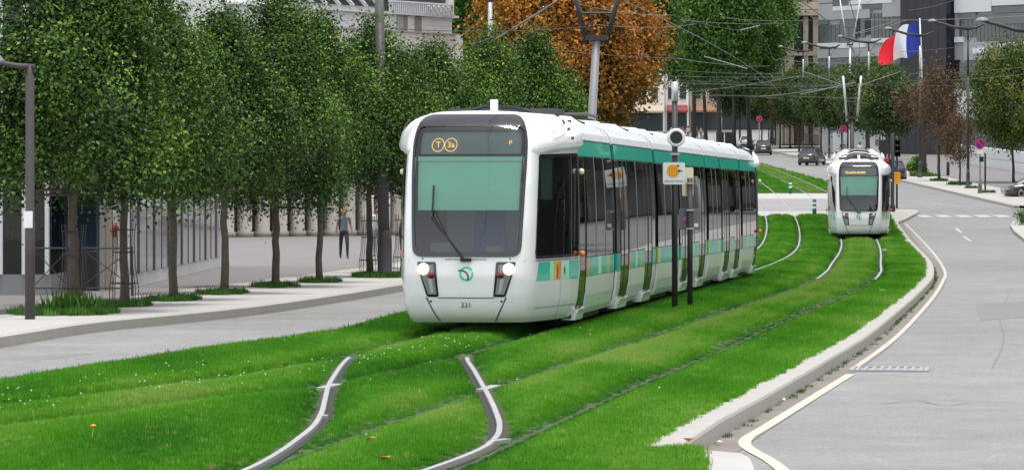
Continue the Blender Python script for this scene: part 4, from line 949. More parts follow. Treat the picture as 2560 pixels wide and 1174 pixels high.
for k in range(6):                                                    # trees of the opposite pavement, mirrored in the tram's windows
    Y = 118+k*11; X_ = 21.5+.165*(Y-118)+(k % 2)*1.5
    place_tree(pears[k % 3] if k % 3 else yel, 'street_tree', 'dark street tree of the opposite pavement, mirrored in the tram windows', Vector((X_, Y, float(T(X_, Y)))), k*1.7, (1.15, 1.1), 'trees mirrored in the tram windows')

# ------------------------------------------------------------------ street furniture
def lamp_post(name, label, loc, h, m1, m2, group, k=1.0, arms=True, lean=0.0, r=.1, dirx=-1):
    t = thing(name, label, 'lamp post', loc, 0, group); L = lambda z: lean*z
    MB().lathe([(r*1.9, 0), (r*1.9, .05), (r*1.25, .08), (r*1.2, .9), (r, 1.2)], (0, 0, 0), 12).build('base', M[m1], t, True)
    a, b = h*.70, h*.925
    MB().tube([(L(1.0), 0, 1.0), (L(a), 0, a)], [r, r*.8], 12).build('pole', M[m1], t, True); MB().tube([(L(a), 0, a), (L(b), 0, b)], [r*.78, r*.66], 12).build('pole_sleeve', M[m2], t, True); MB().tube([(L(b), 0, b), (L(h), 0, h)], [r*.66, r*.5], 12).build('pole_top', M[m1], t, True)
    if arms:
        x = L(h)
        MB().tube([(x, 0, h-.02), (x+dirx*.9*k, 0, h+.08*k), (x+dirx*1.7*k, 0, h+.32*k), (x+dirx*2.4*k, 0, h+.5*k)], [.1*k, .1*k, .085*k, .07*k], 8).build('long_arm', M['post'], t, True)
        MB().tube([(x, 0, h-.02), (x-dirx*.5*k, 0, h+.05*k), (x-dirx*1.05*k, 0, h+.28*k)], [.1*k, .08*k, .05*k], 8).build('short_arm', M['post'], t, True)
        MB().tube([(x, 0, h-1.0*k), (x-dirx*.65*k, 0, h+.1*k)], .02*k, 6).build('stay', M['post'], t)
        MB().lathe([(.30*k, 0), (.29*k, .06*k), (.22*k, .14*k), (.12*k, .19*k), (.01, .2*k)], (x+dirx*2.35*k, 0, h+.44*k), 14).build('lamp_hood', M['grey'], t, True)
    return t
LG = 'gull armed lamp posts'
lm = [(2420, 30.1, 'post', 'black lamp post beside the round no parking sign'), (2300, 30.2, 'silver', 'lamp post in front of the navy tower, its arm crossing the flag'), (2172, 30.2, 'silver', 'lamp post rising behind the green billboard'), (2073, 30.2, 'silver', 'lamp post at the corner of the stone building and panel facade'), (2008, 30.2, 'silver', 'lamp post in front of the stone piers'), (1938, 31.0, 'silver', 'lamp post against the plane tree crown beside the stone building'), (1922, 33.5, 'silver', 'thin lamp post behind another among the plane trees')]
for px, X_, m2, lab in lm: lamp_post('lamp_post', lab, on_street(px, X_), 10.5, 'post', m2, LG, 1.0)
lamp_post('lamp_post', 'tall brown mast with silver upper shaft between two plaza trees', G(962, 692), 9.2, 'post_brown', 'silver', LG, 1.0, True, -.02, .15)
lamp_post('lamp_post', 'mast whose silver shaft stands before the chestnut crown', Vector((-.75, 132, 0)), 9.4, 'post_brown', 'silver', LG, 1.0, True, 0, .11)
lamp_post('lamp_post', 'black lamp post with long arm reaching over the side street', G(2590, 520), 9.6, 'post', 'post', LG, 1.25)
p = G(75, 797); t = thing('lamp_post', 'short brown plaza lamp post with a white sticker', 'lamp post', p, 0, LG)
MB().lathe([(.085, 0), (.085, 1.6), (.075, 1.62), (.072, 4.05), (.05, 4.08), (.05, 4.22)], (0, 0, 0), 14).build('pole', M['post_brown'], t, True)
MB().box((-.02, -.086, 1.66), (.15, .012, .28)).box((.02, -.088, 1.62), (.07, .02, .1)).build('sticker', M['sign_white'], t)
MB().tube([(.08, 0, 4.2), (-.2, 0, 4.22), (-.5, 0, 4.27), (-.9, 0, 4.3)], [.05, .045, .04, .04], 8).build('arm', M['post_brown'], t, True)
MB().lathe([(.2, 0), (.19, .06), (.12, .14), (.02, .16)], (-.62, 0, 4.26), 14).build('lamp_hood', M['grey'], t, True)

# overhead line masts
def v_mast(label, base, h, lean, arm_h, spread, r, m1, m2, k=1.0):
    t = thing('catenary_mast', label, 'mast', base, 0, 'overhead line masts'); top = Vector((lean, 0, h))
    MB().tube([(0, 0, -.1), (0, 0, .02), tuple(top)], [r*1.2, r*1.15, r*.85], 14).build('pole', M[m1], t, True)
    MB().box((top.x, 0, h), (r*5, .3*k, .14*k)).build('yoke', M['post'], t)
    for s in (-1, 1):
        a = top+Vector((s*r*2.0, 0, 0)); b = top+Vector((s*spread, 0, arm_h)); MB().tube([a+Vector((0, 0, -.2*k)), b], .07*k, 8).build('arm', M[m2], t, True)
        n = b+Vector((s*2.2*k, 0, .25)); MB().tube([b+Vector((0, 0, -.5)), n], .022*k, 6).build('bracket', M['grey'], t)
    q = .38; MB().tube([top+Vector((-r*2-(spread-r*2)*q, 0, arm_h*q)), top+Vector((r*2+(spread-r*2)*q, 0, arm_h*q))], .04*k, 6).build('tie_bar', M['post'], t)
    MB().tube([top+Vector((-r*1.0, 0, 0)), top+Vector((-r*1.0, 0, arm_h*q))], .03*k, 6).build('tie_bar', M['post'], t); return t
v_mast('thick leaning grey mast with black forked arms behind the tram', Vector((2.07, 112, 0)), 6.66, .4, 1.9, .8, .135, 'grey', 'post')
b2 = on_street(2130, 18.85); v_mast('dark mast with pale forked arms behind the farther tram', b2, 4.9, 0, 2.3, .5, .13, 'post', 'silver')
b3 = Vector((29.0, 330, float(T(29, 330)))); v_mast('slender forked mast among the far street trees', Vector(((2125-1280)*340/FOC, 340, float(T(29, 340)))), 10.5, 0, 4.0, .9, .1, 'silver', 'silver', .9)
def wire(pts, r, label, group='overhead tram wires', sag=0.0):
    q = [Vector(p) for p in pts]
    if len(q) == 2 and sag:
        a, b = q; q = [a+(b-a)*(k/8)-Vector((0, 0, sag*4*(k/8)*(1-k/8))) for k in range(9)]
    o = MB().tube(q, r, 5).build('overhead_wire', M['grey_dark'] if r < .016 else M['grey']); return tag(o, label, 'wire', group)
for fx, lab in ((trackA, 'contact wire above the nearer tram track'), (trackB, 'contact wire above the farther tram track')):
    wire([(float(fx(Y)), Y, float(T(fx(Y), Y))+6.0) for Y in np.arange(30, 420, 6)], .011, lab); wire([(float(fx(Y)), Y, float(T(fx(Y), Y))+6.9+.5*abs(math.sin(Y*.09))) for Y in np.arange(30, 420, 4)], .009, lab.replace('contact', 'carrier'))
SP = [(960, 70, 100, 1480, 66, 112), (1232, 104, 132, 1690, 146, 150), (1690, 146, 150, 1925, 165, 250), (1178, 112, 100, 1392, 4, 90), (1440, 10, 112, 1688, 38, 150), (1492, 62, 112, 1740, 60, 170), (1640, 205, 210, 2180, 212, 300), (1650, 190, 230, 2110, 188, 300), (1690, 222, 260, 2270, 206, 290), (1680, 200, 280, 2420, 215, 252), (1860, 76, 200, 1690, 40, 160), (2130, 86, 338, 2268, 50, 300), (2160, 50, 330, 2560, 40, 250), (2250, 130, 300, 2560, 96, 240), (2270, 184, 300, 2560, 168, 240), (2262, 203, 290, 2560, 186, 240), (1950, 148, 330, 2110, 158, 338), (1900, 240, 300, 2040, 222, 300), (2272, 26, 280, 2400, -4, 250), (1690, 175, 240, 1960, 183, 280), (1700, 232, 300, 2000, 190, 320), (2000, 225, 330, 2170, 208, 325), (1700, 50, 170, 1960, 58, 260), (1860, 50, 220, 2060, 48, 340)]
for i, (x0, y0, Y0, x1, y1, Y1) in enumerate(SP):
    wire([W(x0, y0, Y0), W(x1, y1, Y1)], (.010+.00004*(Y0+Y1)/2)*.75, 'thin grey span wire of the overhead line', 'span wires across the street', .12)
for i, (x0, y0, Y0, x1, y1, Y1) in enumerate([(1240, 98, 112, 1388, 6, 104), (1760, 141, 190, 1868, 172, 190), (1850, 76, 200, 1900, 64, 200), (2136, 84, 338, 2230, 56, 330), (2000, 236, 280, 2140, 206, 280)]):
    wire([W(x0, y0, Y0), W(x1, y1, Y1)], .018+.00004*Y0, 'silver bracket tube hanging in the overhead wires', 'bracket tubes of the overhead line')

# sign posts in the lawn beside the tram
p = G(1687, 776); p.z = float(relief(p.x, p.y)); sgn = thing('signal_post', 'black post with points selection sign and round mirror in the lawn', 'signal post', p, 0, None)
s1 = FOC/p.y; z_ = lambda py: EYE+(HOR-py)/s1-p.z; x_ = lambda px: (px-1687)/s1
MB().tube([(0, 0, -.2), (0, 0, z_(253))], .052, 12).build('post', M['post'], sgn, True); MB().tube([(0, 0, z_(253)), (0, 0, z_(205))], .062, 12).build('post_cap', M['silver'], sgn, True)
def rrect(x0, x1, z0, z1, r, y, n=5):
    c = rounded([(x0, z0), (x1, z0), (x1, z1), (x0, z1)], r, n); return [(a, y, b) for a, b in c]
def plate_mesh(name, loop, d, m, parent):
    n = len(loop); v = list(loop)+[(x, y+d, z) for x, y, z in loop]
    return MB().add(v, [tuple(range(n)), tuple(range(2*n-1, n-1, -1))]+[(k, (k+1) % n, n+(k+1) % n, n+k) for k in range(n)]).build(name, M[m] if isinstance(m, str) else m, parent)
def circ(x, z, r, y, n=24): return [(x+r*math.cos(2*math.pi*k/n), y, z+r*math.sin(2*math.pi*k/n)) for k in range(n)]
pl = plate_mesh('sign_plate', rrect(x_(1657), x_(1712), z_(461), z_(406), .04, -.08), .015, 'sign_white', sgn)
cx, cz = x_(1682), z_(427); plate_mesh('orange_disc', circ(cx, cz, .115, -.084), .004, 'sign_orange', pl)
for k in range(4): MB().box((cx-.06+k*.04, -.087, cz), (.008, .004, .18)).build('disc_bar', mat('disc_bar', lin(190, 120, 20)), pl)
MB().box((cx+.13, -.0885, cz), (.1, .004, .012)).box((cx+.115, -.0885, cz), (.035, .004, .035)).build('arrow_mark', M['black'], pl)
text_mesh('sign_text', 'Sélection Rames', .052, M['grey'], pl, Matrix.Translation((x_(1684.5), -.083, z_(452))) @ Matrix.Rotation(math.radians(90), 4, 'X'))
MB().box((0, -.03, z_(415)), (.16, .1, .03)).box((0, -.03, z_(385)), (.17, .13, .04)).build('clamp', M['steel'], sgn)
mir = MB(); cx, cz = x_(1690), z_(344); v = []
for r_, y_ in ((.10, -.11), (.155, -.13), (.165, -.1), (.16, -.03), (.10, -.04)): v += [(cx+r_*math.cos(2*math.pi*k/24), y_, cz+r_*math.sin(2*math.pi*k/24)) for k in range(24)]
mir.add(v, [(i*24+k, i*24+(k+1) % 24, (i+1)*24+(k+1) % 24, (i+1)*24+k) for i in range(4) for k in range(24)]).build('mirror_rim', M['sign_white'], sgn, True); plate_mesh('mirror_back', circ(cx, cz, .12, -.115), .02, 'black', sgn)
p = G(1725, 772); p.z = float(relief(p.x, p.y)); sg2 = thing('signal_post', 'shorter black post with grey plate and cream sign back in the lawn', 'signal post', p, 0, None)
s1 = FOC/p.y; z_ = lambda py: EYE+(HOR-py)/s1-p.z; x_ = lambda px: (px-1725)/s1
MB().tube([(0, 0, -.2), (0, 0, z_(445))], .05, 12).build('post', M['post'], sg2, True)
plate_mesh('grey_plate', rrect(x_(1698), x_(1752), z_(574), z_(521), .05, .06), .02, 'grey', sg2); plate_mesh('grey_plate', rrect(x_(1699.5), x_(1750.5), z_(572.5), z_(522.5), .045, .057), .003, mat('grey_face', (.15, .155, .165), .5), sg2)
plate_mesh('purple_sticker', circ(x_(1711), z_(547), .04, .052, 12), .004, mat('sticker_purple', lin(190, 90, 190)), sg2); plate_mesh('white_label', rrect(x_(1736), x_(1746), z_(567), z_(558), .005, .052), .004, 'sign_white', sg2)
plate_mesh('cream_sign', rrect(x_(1706), x_(1734), z_(490), z_(418), .04, .07), .03, 'sign_cream', sg2)
MB().box((0, 0, z_(525)), (.14, .13, .03)).box((0, 0, z_(571)), (.14, .13, .03)).box((0, 0, z_(458)), (.14, .13, .03)).build('clamp', M['steel'], sg2)

# traffic lights and posts by the farther tram
p = G(2231, 529, -.03); tl = thing('traffic_light', 'thick black traffic light post with signal heads seen from behind', 'traffic light', p, 0, 'traffic lights at the crossing')
s1 = FOC/p.y; z_ = lambda py: EYE+(HOR-py)/s1-p.z; x_ = lambda px: (px-2231)/s1
MB().lathe([(.16, 0), (.15, .3), (.1, .4), (.1, z_(335)), (.06, z_(333))], (0, 0, 0), 12).build('post', M['post'], tl, True)
MB().box((x_(2206), 0, z_(372)), (.42, .25, .95)).build('signal_head', M['black'], tl); plate_mesh('back_board', rrect(x_(2196), x_(2203), z_(394), z_(350), .03, .14), .03, 'sign_white', tl)
MB().box((x_(2218), 0, z_(415)), (.4, .22, .7)).build('signal_head', M['black'], tl); MB().box((x_(2216), -.2, z_(400)), (.22, .1, .2)).build('red_plate', M['sign_red'], tl); MB().box((x_(2214), .06, z_(372)), (.3, .05, .06)).box((x_(2222), .06, z_(408)), (.25, .05, .06)).build('bracket', M['post'], tl)
p = G(2242, 521, -.03); t2 = thing('traffic_light', 'thin traffic light post showing a red lamp above an orange box', 'traffic light', p, 0, 'traffic lights at the crossing')
s1 = FOC/p.y; z_ = lambda py: EYE+(HOR-py)/s1-p.z; x_ = lambda px: (px-2242)/s1
MB().tube([(0, 0, 0), (0, 0, z_(340))], .055, 10).build('post', M['post'], t2, True)
hd = MB().box((0, -.12, z_(369)), (.36, .22, 1.0)).build('signal_head', M['black'], t2)
for k, (zz, m) in enumerate(((355, 'red_on'), (369, 'grey_dark'), (383, 'grey_dark'))):
    plate_mesh('lens', circ(0, z_(zz), .13, -.24, 16), .01, m, hd); MB().lathe([(.15, 0), (.15, .16), (.14, .16), (.14, 0)], (0, -.40, z_(zz)), 14, 0, 'y').build('visor', M['black'], hd, True)
plate_mesh('orange_box', rrect(x_(2233), x_(2250), z_(460), z_(430), .03, -.2), .15, 'sign_orange', t2)
for k in range(3): MB().box((x_(2241.5), -.203, z_(437+k*7)), (.26, .004, .03)).build('box_line', mat('box_line', lin(200, 130, 30)), t2)
MB().box((x_(2237), 0, z_(425)), (.3, .2, .35)).build('control_unit', M['grey_dark'], t2)

def bollard(px, py, label):
    t = thing('bollard', label, 'bollard', G(px, py), 0, 'green and white striped bollards')
    MB().lathe([(.10, 0), (.11, .3), (.10, .36)], (0, 0, 0), 12).build('foot', M['green_paint'], t, True)
    for k in range(4): MB().lathe([(.095, .36+k*.11), (.098, .46+k*.11)], (0, 0, 0), 12).build('stripe', M['sign_white' if k % 2 == 0 else 'green_paint'], t, True)
    MB().lathe([(.098, .8), (.07, .85), (.01, .86)], (0, 0, 0), 12).build('cap', M['green_paint'], t, True)
bollard(2036, 539, 'striped bollard on the near edge of the track crossing'); bollard(1976, 484, 'striped bollard on the far edge of the track crossing')
def no_parking(px, py, cy, label, h2=True, r=.32):
    p = G(px, py); s1 = FOC/p.y; t = thing('no_parking_sign', label, 'road sign', p, 0, 'round blue and red no parking signs'); z = EYE+(HOR-cy)/s1-p.z
    MB().tube([(0, 0, -.05), (0, 0, z+.3)], .045, 8).build('post', M['grey'], t, True)
    a = plate_mesh('red_disc', circ(0, z, r, -.08), .02, 'sign_red', t); plate_mesh('blue_disc', circ(0, z, r*.74, -.086), .005, 'sign_blue', a)
    MB().add([(-.2*r/.32, -.0885, z+.14*r/.32), (-.14*r/.32, -.0885, z+.2*r/.32), (.2*r/.32, -.0885, z-.14*r/.32), (.14*r/.32, -.0885, z-.2*r/.32)], [(0, 1, 2, 3)]).build('red_slash', M['sign_red'], a)
    if h2: plate_mesh('panel', rrect(-.2, .2, z-.62, z-.38, .02, -.07), .02, 'sign_white', t)
    return t, z
t, z = no_parking(2450, 483, 360, 'clear no parking sign on a grey post beside the black lamp post')
MB().box((.09, 0, z-.95), (.26, .2, .32)).build('meter_box', M['black'], t)
for dx in (-.1, .1): MB().tube([(dx, 0, 0), (dx*.5, 0, 1.1)], .05, 8).build('guard_tube', M['grey'], t, True)
p = G(2463, 479); o = MB().tube([(0, 0, -.05), (0, 0, 2.4), (-.05, 0, 2.45)], .06, 8).build('bollard_post', M['post'], None, True); o.location = p; tag(o, 'plain dark post beside the no parking sign', 'post')
no_parking(1898, 383, 297, 'distant no parking sign beside the black parked car', False, .33); no_parking(2108, 405, 322, 'no parking sign above the pedestrian in black', False, .33)
p = on_street(2370, 33.0); o = MB().lathe([(.12, 0), (.12, 1.0), (.06, 1.05)], (0, 0, 0), 10).build('bollard', M['post'], None, True); o.location = p; tag(o, 'short black bollard on the pavement before the navy tower', 'bollard')
# flag
Yp = 330; p = Vector(((2303-1280)*Yp/FOC, Yp, float(T(35, Yp)))); fl = thing('flag_pole', 'tall white pole flying the blue white red flag', 'flag pole', p, 0)
hz = EYE+(HOR-46)*Yp/FOC-p.z; MB().tube([(.1, 0, 0), (0, 0, hz*.7), (-.12, 0, hz)], [.13, .1, .05], 10).build('pole', M['sign_white'], fl, True)
ka = Yp/FOC; v = []; f = []; mi = []; nu, nv = 30, 14
for j in range(nv+1):
    for i in range(nu+1):
        u, w = i/nu, j/nv; hx, hz0 = 2297+3*w, 55+78*w                                    # hoist edge, then the free edge droops left
        fx, fz = 2207-12*w+30*(w-.5)**2, 105+58*w
        px = hx+(fx-hx)*u+3*math.sin(u*9+w*3); py = hz0+(fz-hz0)*u-10*math.sin(u*math.pi)*(1-w)+4*math.sin(u*11+w*5)
        v.append(((px-2303)*ka-.05, .32*math.sin(u*8.5+w*2.2)*min(1, u*3), EYE+(HOR-py)*ka-p.z))
for j in range(nv):
    for i in range(nu):
        f.append((j*(nu+1)+i, j*(nu+1)+i+1, (j+1)*(nu+1)+i+1, (j+1)*(nu+1)+i)); mi.append(0 if i < nu*.28 else (1 if i < nu*.64 else 2))
me = bpy.data.meshes.new('flag'); me.from_pydata(v, [], f); me.polygons.foreach_set('material_index', mi); me.update()
fin('flag', me, [mat('flag_blue', lin(25, 50, 150), .7), mat('flag_white', (.78, .78, .8), .7), mat('flag_red', lin(235, 25, 50), .7)], fl, True)

# green billboard, fences, tree guards, cabinets
p = on_street(2186, 31.6); bb = thing('billboard', 'green framed poster board with white picture on the pavement', 'billboard', p, 0)
MB().box((0, 0, 1.5), (1.5, .25, 2.6)).box((0, 0, .1), (1.2, .2, .3)).build('case', M['green_board'], bb); MB().box((.1, -.13, 1.85), (1.1, .02, 1.5)).build('poster', M['sign_white'], bb); MB().box((.3, -.142, 1.9), (.5, .01, .6)).build('poster_print', M['grey'], bb); MB().box((.1, -.142, .75), (.8, .01, .12)).build('poster_line', M['mint'], bb)
def tree_guard(loc, label):
    t = thing('tree_guard', label, 'tree guard', loc, 0, 'iron tree guards round the plaza trunks'); n = 8
    for k in range(n):
        a = 2*math.pi*k/n+.2; pts = [(math.cos(a)*r, math.sin(a)*r, z) for r, z in ((.27, 0), (.27, .35), (.21, .75), (.19, 1.25), (.22, 1.55))]; MB().tube(pts, .009, 5).build('bar', M['post'], t)
    for z, r in ((.42, .265), (1.0, .205), (1.42, .205)): MB().tube([(math.cos(2*math.pi*k/16)*r, math.sin(2*math.pi*k/16)*r, z) for k in range(17)], .011, 5, 0, False).build('hoop', M['post'], t)
for i in (0, 1, 6, 7): px, Y = row[i][:2]; tree_guard(Vector(((px-1280)*Y/FOC, Y, 0)), 'black iron tree guard round the %s tree from the glass pavilion' % ordinal[i])
def barrier(x0, x1, Y, label):
    t = thing('barrier', label, 'barrier', (x0, Y, 0), 0, 'cross braced railings on the plaza'); w = x1-x0
    for x in (0, w): MB().tube([(x, 0, 0), (x, 0, 1.02)], .022, 8).build('post', M['post'], t)
    for z in (.98, .16): MB().tube([(0, 0, z), (w, 0, z)], .018, 8).build('rail', M['post'], t)
    for a, b in (((0, .95), (w, .2)), ((0, .2), (w, .95))): MB().tube([(a[0], 0, a[1]), (b[0], 0, b[1])], .012, 6).build('brace', M['post'], t)
barrier((205-1280)*79/FOC, (330-1280)*79/FOC, 79, 'cross braced black railing beside the guarded tree and blue door'); barrier((85-1280)*79/FOC, (170-1280)*79/FOC, 79, 'cross braced black railing before the glass pavilion')
fe = thing('iron_fence', 'dark bar fence along the pavement below the stone building', 'fence', (32.4, 405, float(T(32, 405))), .0)
for k in range(28): MB().box((-.02-k*.0, k*1.3, .9+k*.0354), (.05, .05, 1.8)).build('bar', M['post'], fe)
for z in (.4, 1.6): MB().tube([(0, 0, z), (0, 35, z+.95)], .03, 6).build('rail', M['post'], fe)
for k, px in enumerate((1800, 1822)):
    p = G(px, 372); o = thing('street_cabinet', ['brown street cabinet beside a leaning trunk', 'dark street cabinet closer to the parked cars'][k], 'cabinet', p, 0, 'street cabinets'); MB().box((0, 0, .9), (.85, .6, 1.8)).build('body', M['post_brown'], o); MB().box((0, 0, 1.83), (.92, .66, .08)).build('top', M['grey'], o)

# ------------------------------------------------------------------ cars
def car(label, loc, rz, paint, L=4.2, Wd=1.76, H=1.46, rear_red=True):
    t = thing('parked_car', label, 'car', loc, rz, 'cars on the uphill street'); pm = mat('car_paint', paint, .25, coat=.8); hl = L/2
    # +y is the front; body sections: (y, bottom, shoulder, half width)
    S = [(-hl, .42, .78, .62), (-hl+.06, .30, .92, .74), (-hl+.35, .22, .98, .84), (-hl+1.0, .2, .97, Wd/2), (0, .2, .93, Wd/2), (hl-1.1, .2, .90, Wd/2), (hl-.45, .22, .82, .83), (hl-.08, .3, .70, .70), (hl, .4, .6, .58)]
    v = []; f = []
    for y, z0, z1, w in S: v += [(-w*.92, y, z0), (-w, y, z0+(z1-z0)*.35), (-w*.99, y, z0+(z1-z0)*.75), (-w*.9, y, z1), (0, y, z1+.03), (w*.9, y, z1), (w*.99, y, z0+(z1-z0)*.75), (w, y, z0+(z1-z0)*.35), (w*.92, y, z0)]
    n = 9
    for j in range(len(S)-1):
        for k in range(n): f.append((j*n+k, j*n+(k+1) % n, (j+1)*n+(k+1) % n, (j+1)*n+k))
    f += [tuple(range(n)), tuple(range((len(S)-1)*n, len(S)*n))[::-1]]; MB().add(v, f).build('body', pm, t, True)
    yb, yr, yf, yw = -hl+.12, -hl+.75, .35, 1.15
    def ring(y, z, w): return [(-w, y, z), (w, y, z)]
    g = [(-.74, yb, .93), (.74, yb, .93), (.74, yw, .90), (-.74, yw, .90), (-.56, yr, H-.04), (.56, yr, H-.04), (.58, yf, H-.03), (-.58, yf, H-.03)]
    MB().add(g, [(0, 1, 5, 4), (1, 2, 6, 5), (2, 3, 7, 6), (3, 0, 4, 7), (4, 5, 6, 7)]).build('windows', M['black_gloss'], t)
    MB().add([(-.58, yr-.06, H-.05), (.58, yr-.06, H-.05), (.6, yf+.03, H-.04), (-.6, yf+.03, H-.04), (-.5, yr, H), (.5, yr, H), (.52, yf-.1, H+.01), (-.52, yf-.1, H+.01)], [(4, 5, 6, 7), (0, 1, 5, 4), (1, 2, 6, 5), (2, 3, 7, 6), (3, 0, 4, 7), (3, 2, 1, 0)]).build('roof', pm, t, True)
    for s in (-1, 1):
        for a, b in (((.75*s, yb, .94), (.57*s, yr-.02, H-.05)), ((.76*s, -.2, .93), (.585*s, -.3, H-.04)), ((.75*s, yw, .90), (.59*s, yf, H-.04))): MB().tube([a, b], .035, 6).build('pillar', pm, t)
        MB().box((s*.66, -hl+.08, .8), (.26, .16, .2)).build('tail_light', M['red_lamp'] if rear_red else M['grey'], t); MB().box((s*.6, hl-.1, .62), (.28, .18, .14)).build('headlight', M['silver'], t); MB().box((s*.95, yw-.15, .98), (.18, .1, .13)).build('mirror', pm, t)
        for y in (-hl+.8, hl-.85):
            w = MB().lathe([(.17, -.1), (.30, -.1), (.32, -.05), (.32, .05), (.30, .1), (.17, .1)], (s*(Wd/2-.1), y, .32), 18, 0, 'x').build('wheel', M['rubber'], t, True); MB().lathe([(.01, s*.06), (.2, s*.07), (.21, s*.104), (.19, s*.106), (.01, s*.09)], (s*(Wd/2-.1), y, .32), 14, 0, 'x').build('rim', M['steel'], w, True)
    MB().box((0, -hl+.02, .62), (.52, .06, .12)).build('number_plate', M['sign_cream'], t); MB().box((0, -hl+.05, .42), (1.45, .12, .22)).build('bumper', M['grey_dark'], t); MB().box((0, 0, .26), (1.5, L*.86, .16)).build('underbody', M['black'], t)
    return t
def road_pt(px, py): return G(px, py, ROAD)
car('dark grey hatchback parked beside the uphill pavement', road_pt(2030, 413), -.32, (.06, .06, .07)); car('black car driving up the hill', road_pt(1908, 387), -.05, (.015, .015, .017)); car('white car ahead of the black car', road_pt(1866, 372), -.05, (.7, .7, .7)); car('dark blue car half hidden behind the traffic lights', road_pt(2236, 452), -.1, (.02, .03, .08))
car('charcoal car waiting at the mouth of the side street', road_pt(2592, 497), 1.75, (.03, .03, .033))
car('red car in the far street behind the tram roof', road_pt(1690, 352)+Vector((0, 0, .3)), .2, (.4, .03, .03)); 

# ------------------------------------------------------------------ people
def person(label, loc, rz, shirt, trousers, hair, h=1.68, stride=.12, hold=None, skin=None, shoes=(.05, .05, .05)):
    k = h/1.72; J = {}; 
    V = [((0, 0, .95), .135, .10), ((0, 0, 1.08), .13, .095), ((0, .0, 1.25), .145, .105), ((0, 0, 1.40), .135, .09), ((0, -.01, 1.50), .055, .055), ((0, -.02, 1.60), .075, .09), ((0, -.01, 1.69), .07, .085)]
    E = [(i, i+1) for i in range(6)]
    for s in (-1, 1):
        b = len(V); st_ = stride*s
        V += [((s*.17, 0, 1.41), .055, .055), ((s*.235, .01, 1.18), .045, .045), ((s*.27, -.04*s-.03, .96), .036, .036), ((s*.275, -.05*s-.05, .84), .034, .025), ((s*.275, -.05*s-.06, .77), .02, .016)]
        E += [(3, b), (b, b+1), (b+1, b+2), (b+2, b+3), (b+3, b+4)]
        b2 = len(V); V += [((s*.09, 0, .88), .085, .09), ((s*.10, -st_*.6-.02, .50), .06, .065), ((s*.10, -st_*1.0+.02, .12), .04, .045), ((s*.10, -st_*1.0, .045), .04, .04), ((s*.115, -st_*1.0-.15, .03), .038, .028)]
        E += [(0, b2), (b2, b2+1), (b2+1, b2+2), (b2+2, b2+3), (b2+3, b2+4)]
    bm = bmesh.new(); sk = bm.verts.layers.skin.verify(); vs = [bm.verts.new(Vector(p)*k) for p, _, _ in V]
    for e in E: bm.edges.new((vs[e[0]], vs[e[1]]))
    for i, (v_, (_, a, b)) in enumerate(zip(vs, V)): v_[sk].radius = (a*k, b*k); v_[sk].use_root = (i == 0)
    me = bpy.data.meshes.new('tmp'); bm.to_mesh(me); bm.free(); o = bpy.data.objects.new('tmp', me); COL.objects.link(o)
    o.modifiers.new('s', 'SKIN'); sub = o.modifiers.new('d', 'SUBSURF'); sub.levels = 2; sub.render_levels = 2
    dg = bpy.context.evaluated_depsgraph_get(); dg.update(); out = bpy.data.meshes.new_from_object(o.evaluated_get(dg)); bpy.data.objects.remove(o); out.name = 'body'
    t = thing('person', label, 'person', loc, rz, 'people in the street'); out.materials.clear()
    for m in (mat('shirt', shirt, .9), mat('trousers', trousers, .9), skin or M['skin'], mat('shoes', shoes, .6)): out.materials.append(m)
    for p in out.polygons:
        c = p.center/k; arm = abs(c.x) > .185 and c.z > .7
        p.material_index = 3 if c.z < .075 else (2 if (c.z > 1.475 or (arm and c.z < 1.20)) else (0 if (c.z > .96 and not (arm and c.z < 1.0)) else 1)); p.use_smooth = True
    b = fin('body', out, None, t)
    hm = MB().lathe([(.078, 1.56), (.105, 1.60), (.112, 1.67), (.095, 1.74), (.05, 1.785), (.004, 1.79)], (0, .022, 0), 14); hm.v = [(x*k, (y if y > -.045 else -.045+(y+.045)*.35)*k, z*k) for x, y, z in hm.v]; hm.build('hair', mat('hair', hair, .6), t, True)
    fm = MB()
    fm.box((0, -.115*k, 1.615*k), (.022*k, .03*k, .035*k)); fm.build('nose', skin or M['skin'], t, True)
    for s in (-1, 1): MB().box((s*.032*k, -.098*k, 1.64*k), (.022*k, .012*k, .012*k)).build('eye', M['black'], t)
    MB().box((0, -.103*k, 1.57*k), (.045*k, .012*k, .012*k)).build('mouth', M['brick_red'], t)
    return t
person('woman in grey t shirt and dark jeans walking across the plaza', G(860, 645), .15, (.13, .135, .14), (.02, .025, .035), (.32, .2, .1), 1.62, .22)
person('person in white t shirt and pale jeans half behind a tree trunk', G(943, 640), .1, (.6, .6, .55), (.3, .35, .42), (.02, .02, .02), 1.66, .08)
person('pedestrian all in black under the street tree', G(2107, 402), 3.0, (.015, .015, .018), (.015, .015, .02), (.02, .02, .02), 1.8, .1)
person('person in white top standing beside a scooter', G(2150, 403), .4, (.7, .7, .7), (.08, .08, .09), (.02, .02, .02), 1.7, .05)
for k, (px, a, b, lab) in enumerate([(1731, (.25, .05, .05), (.03, .03, .05), 'distant walker in dark red among the far trunks'), (1742, (.05, .07, .15), (.02, .02, .03), 'distant walker in navy beside the far trunks'), (1752, (.35, .3, .25), (.04, .05, .09), 'distant walker in a beige top beside the far trunks'), (1720, (.5, .5, .5), (.03, .03, .03), 'distant walker in a pale top near the shops'), (1708, (.03, .03, .03), (.03, .03, .03), 'distant walker in black near the shops')]):
    Y = 500+k*9; X_ = (px-1280)*Y/FOC; person(lab, Vector((X_, Y, float(T(X_, Y))+ROAD)), k*1.1, a, b, (.03, .02, .02), 1.74, .1)
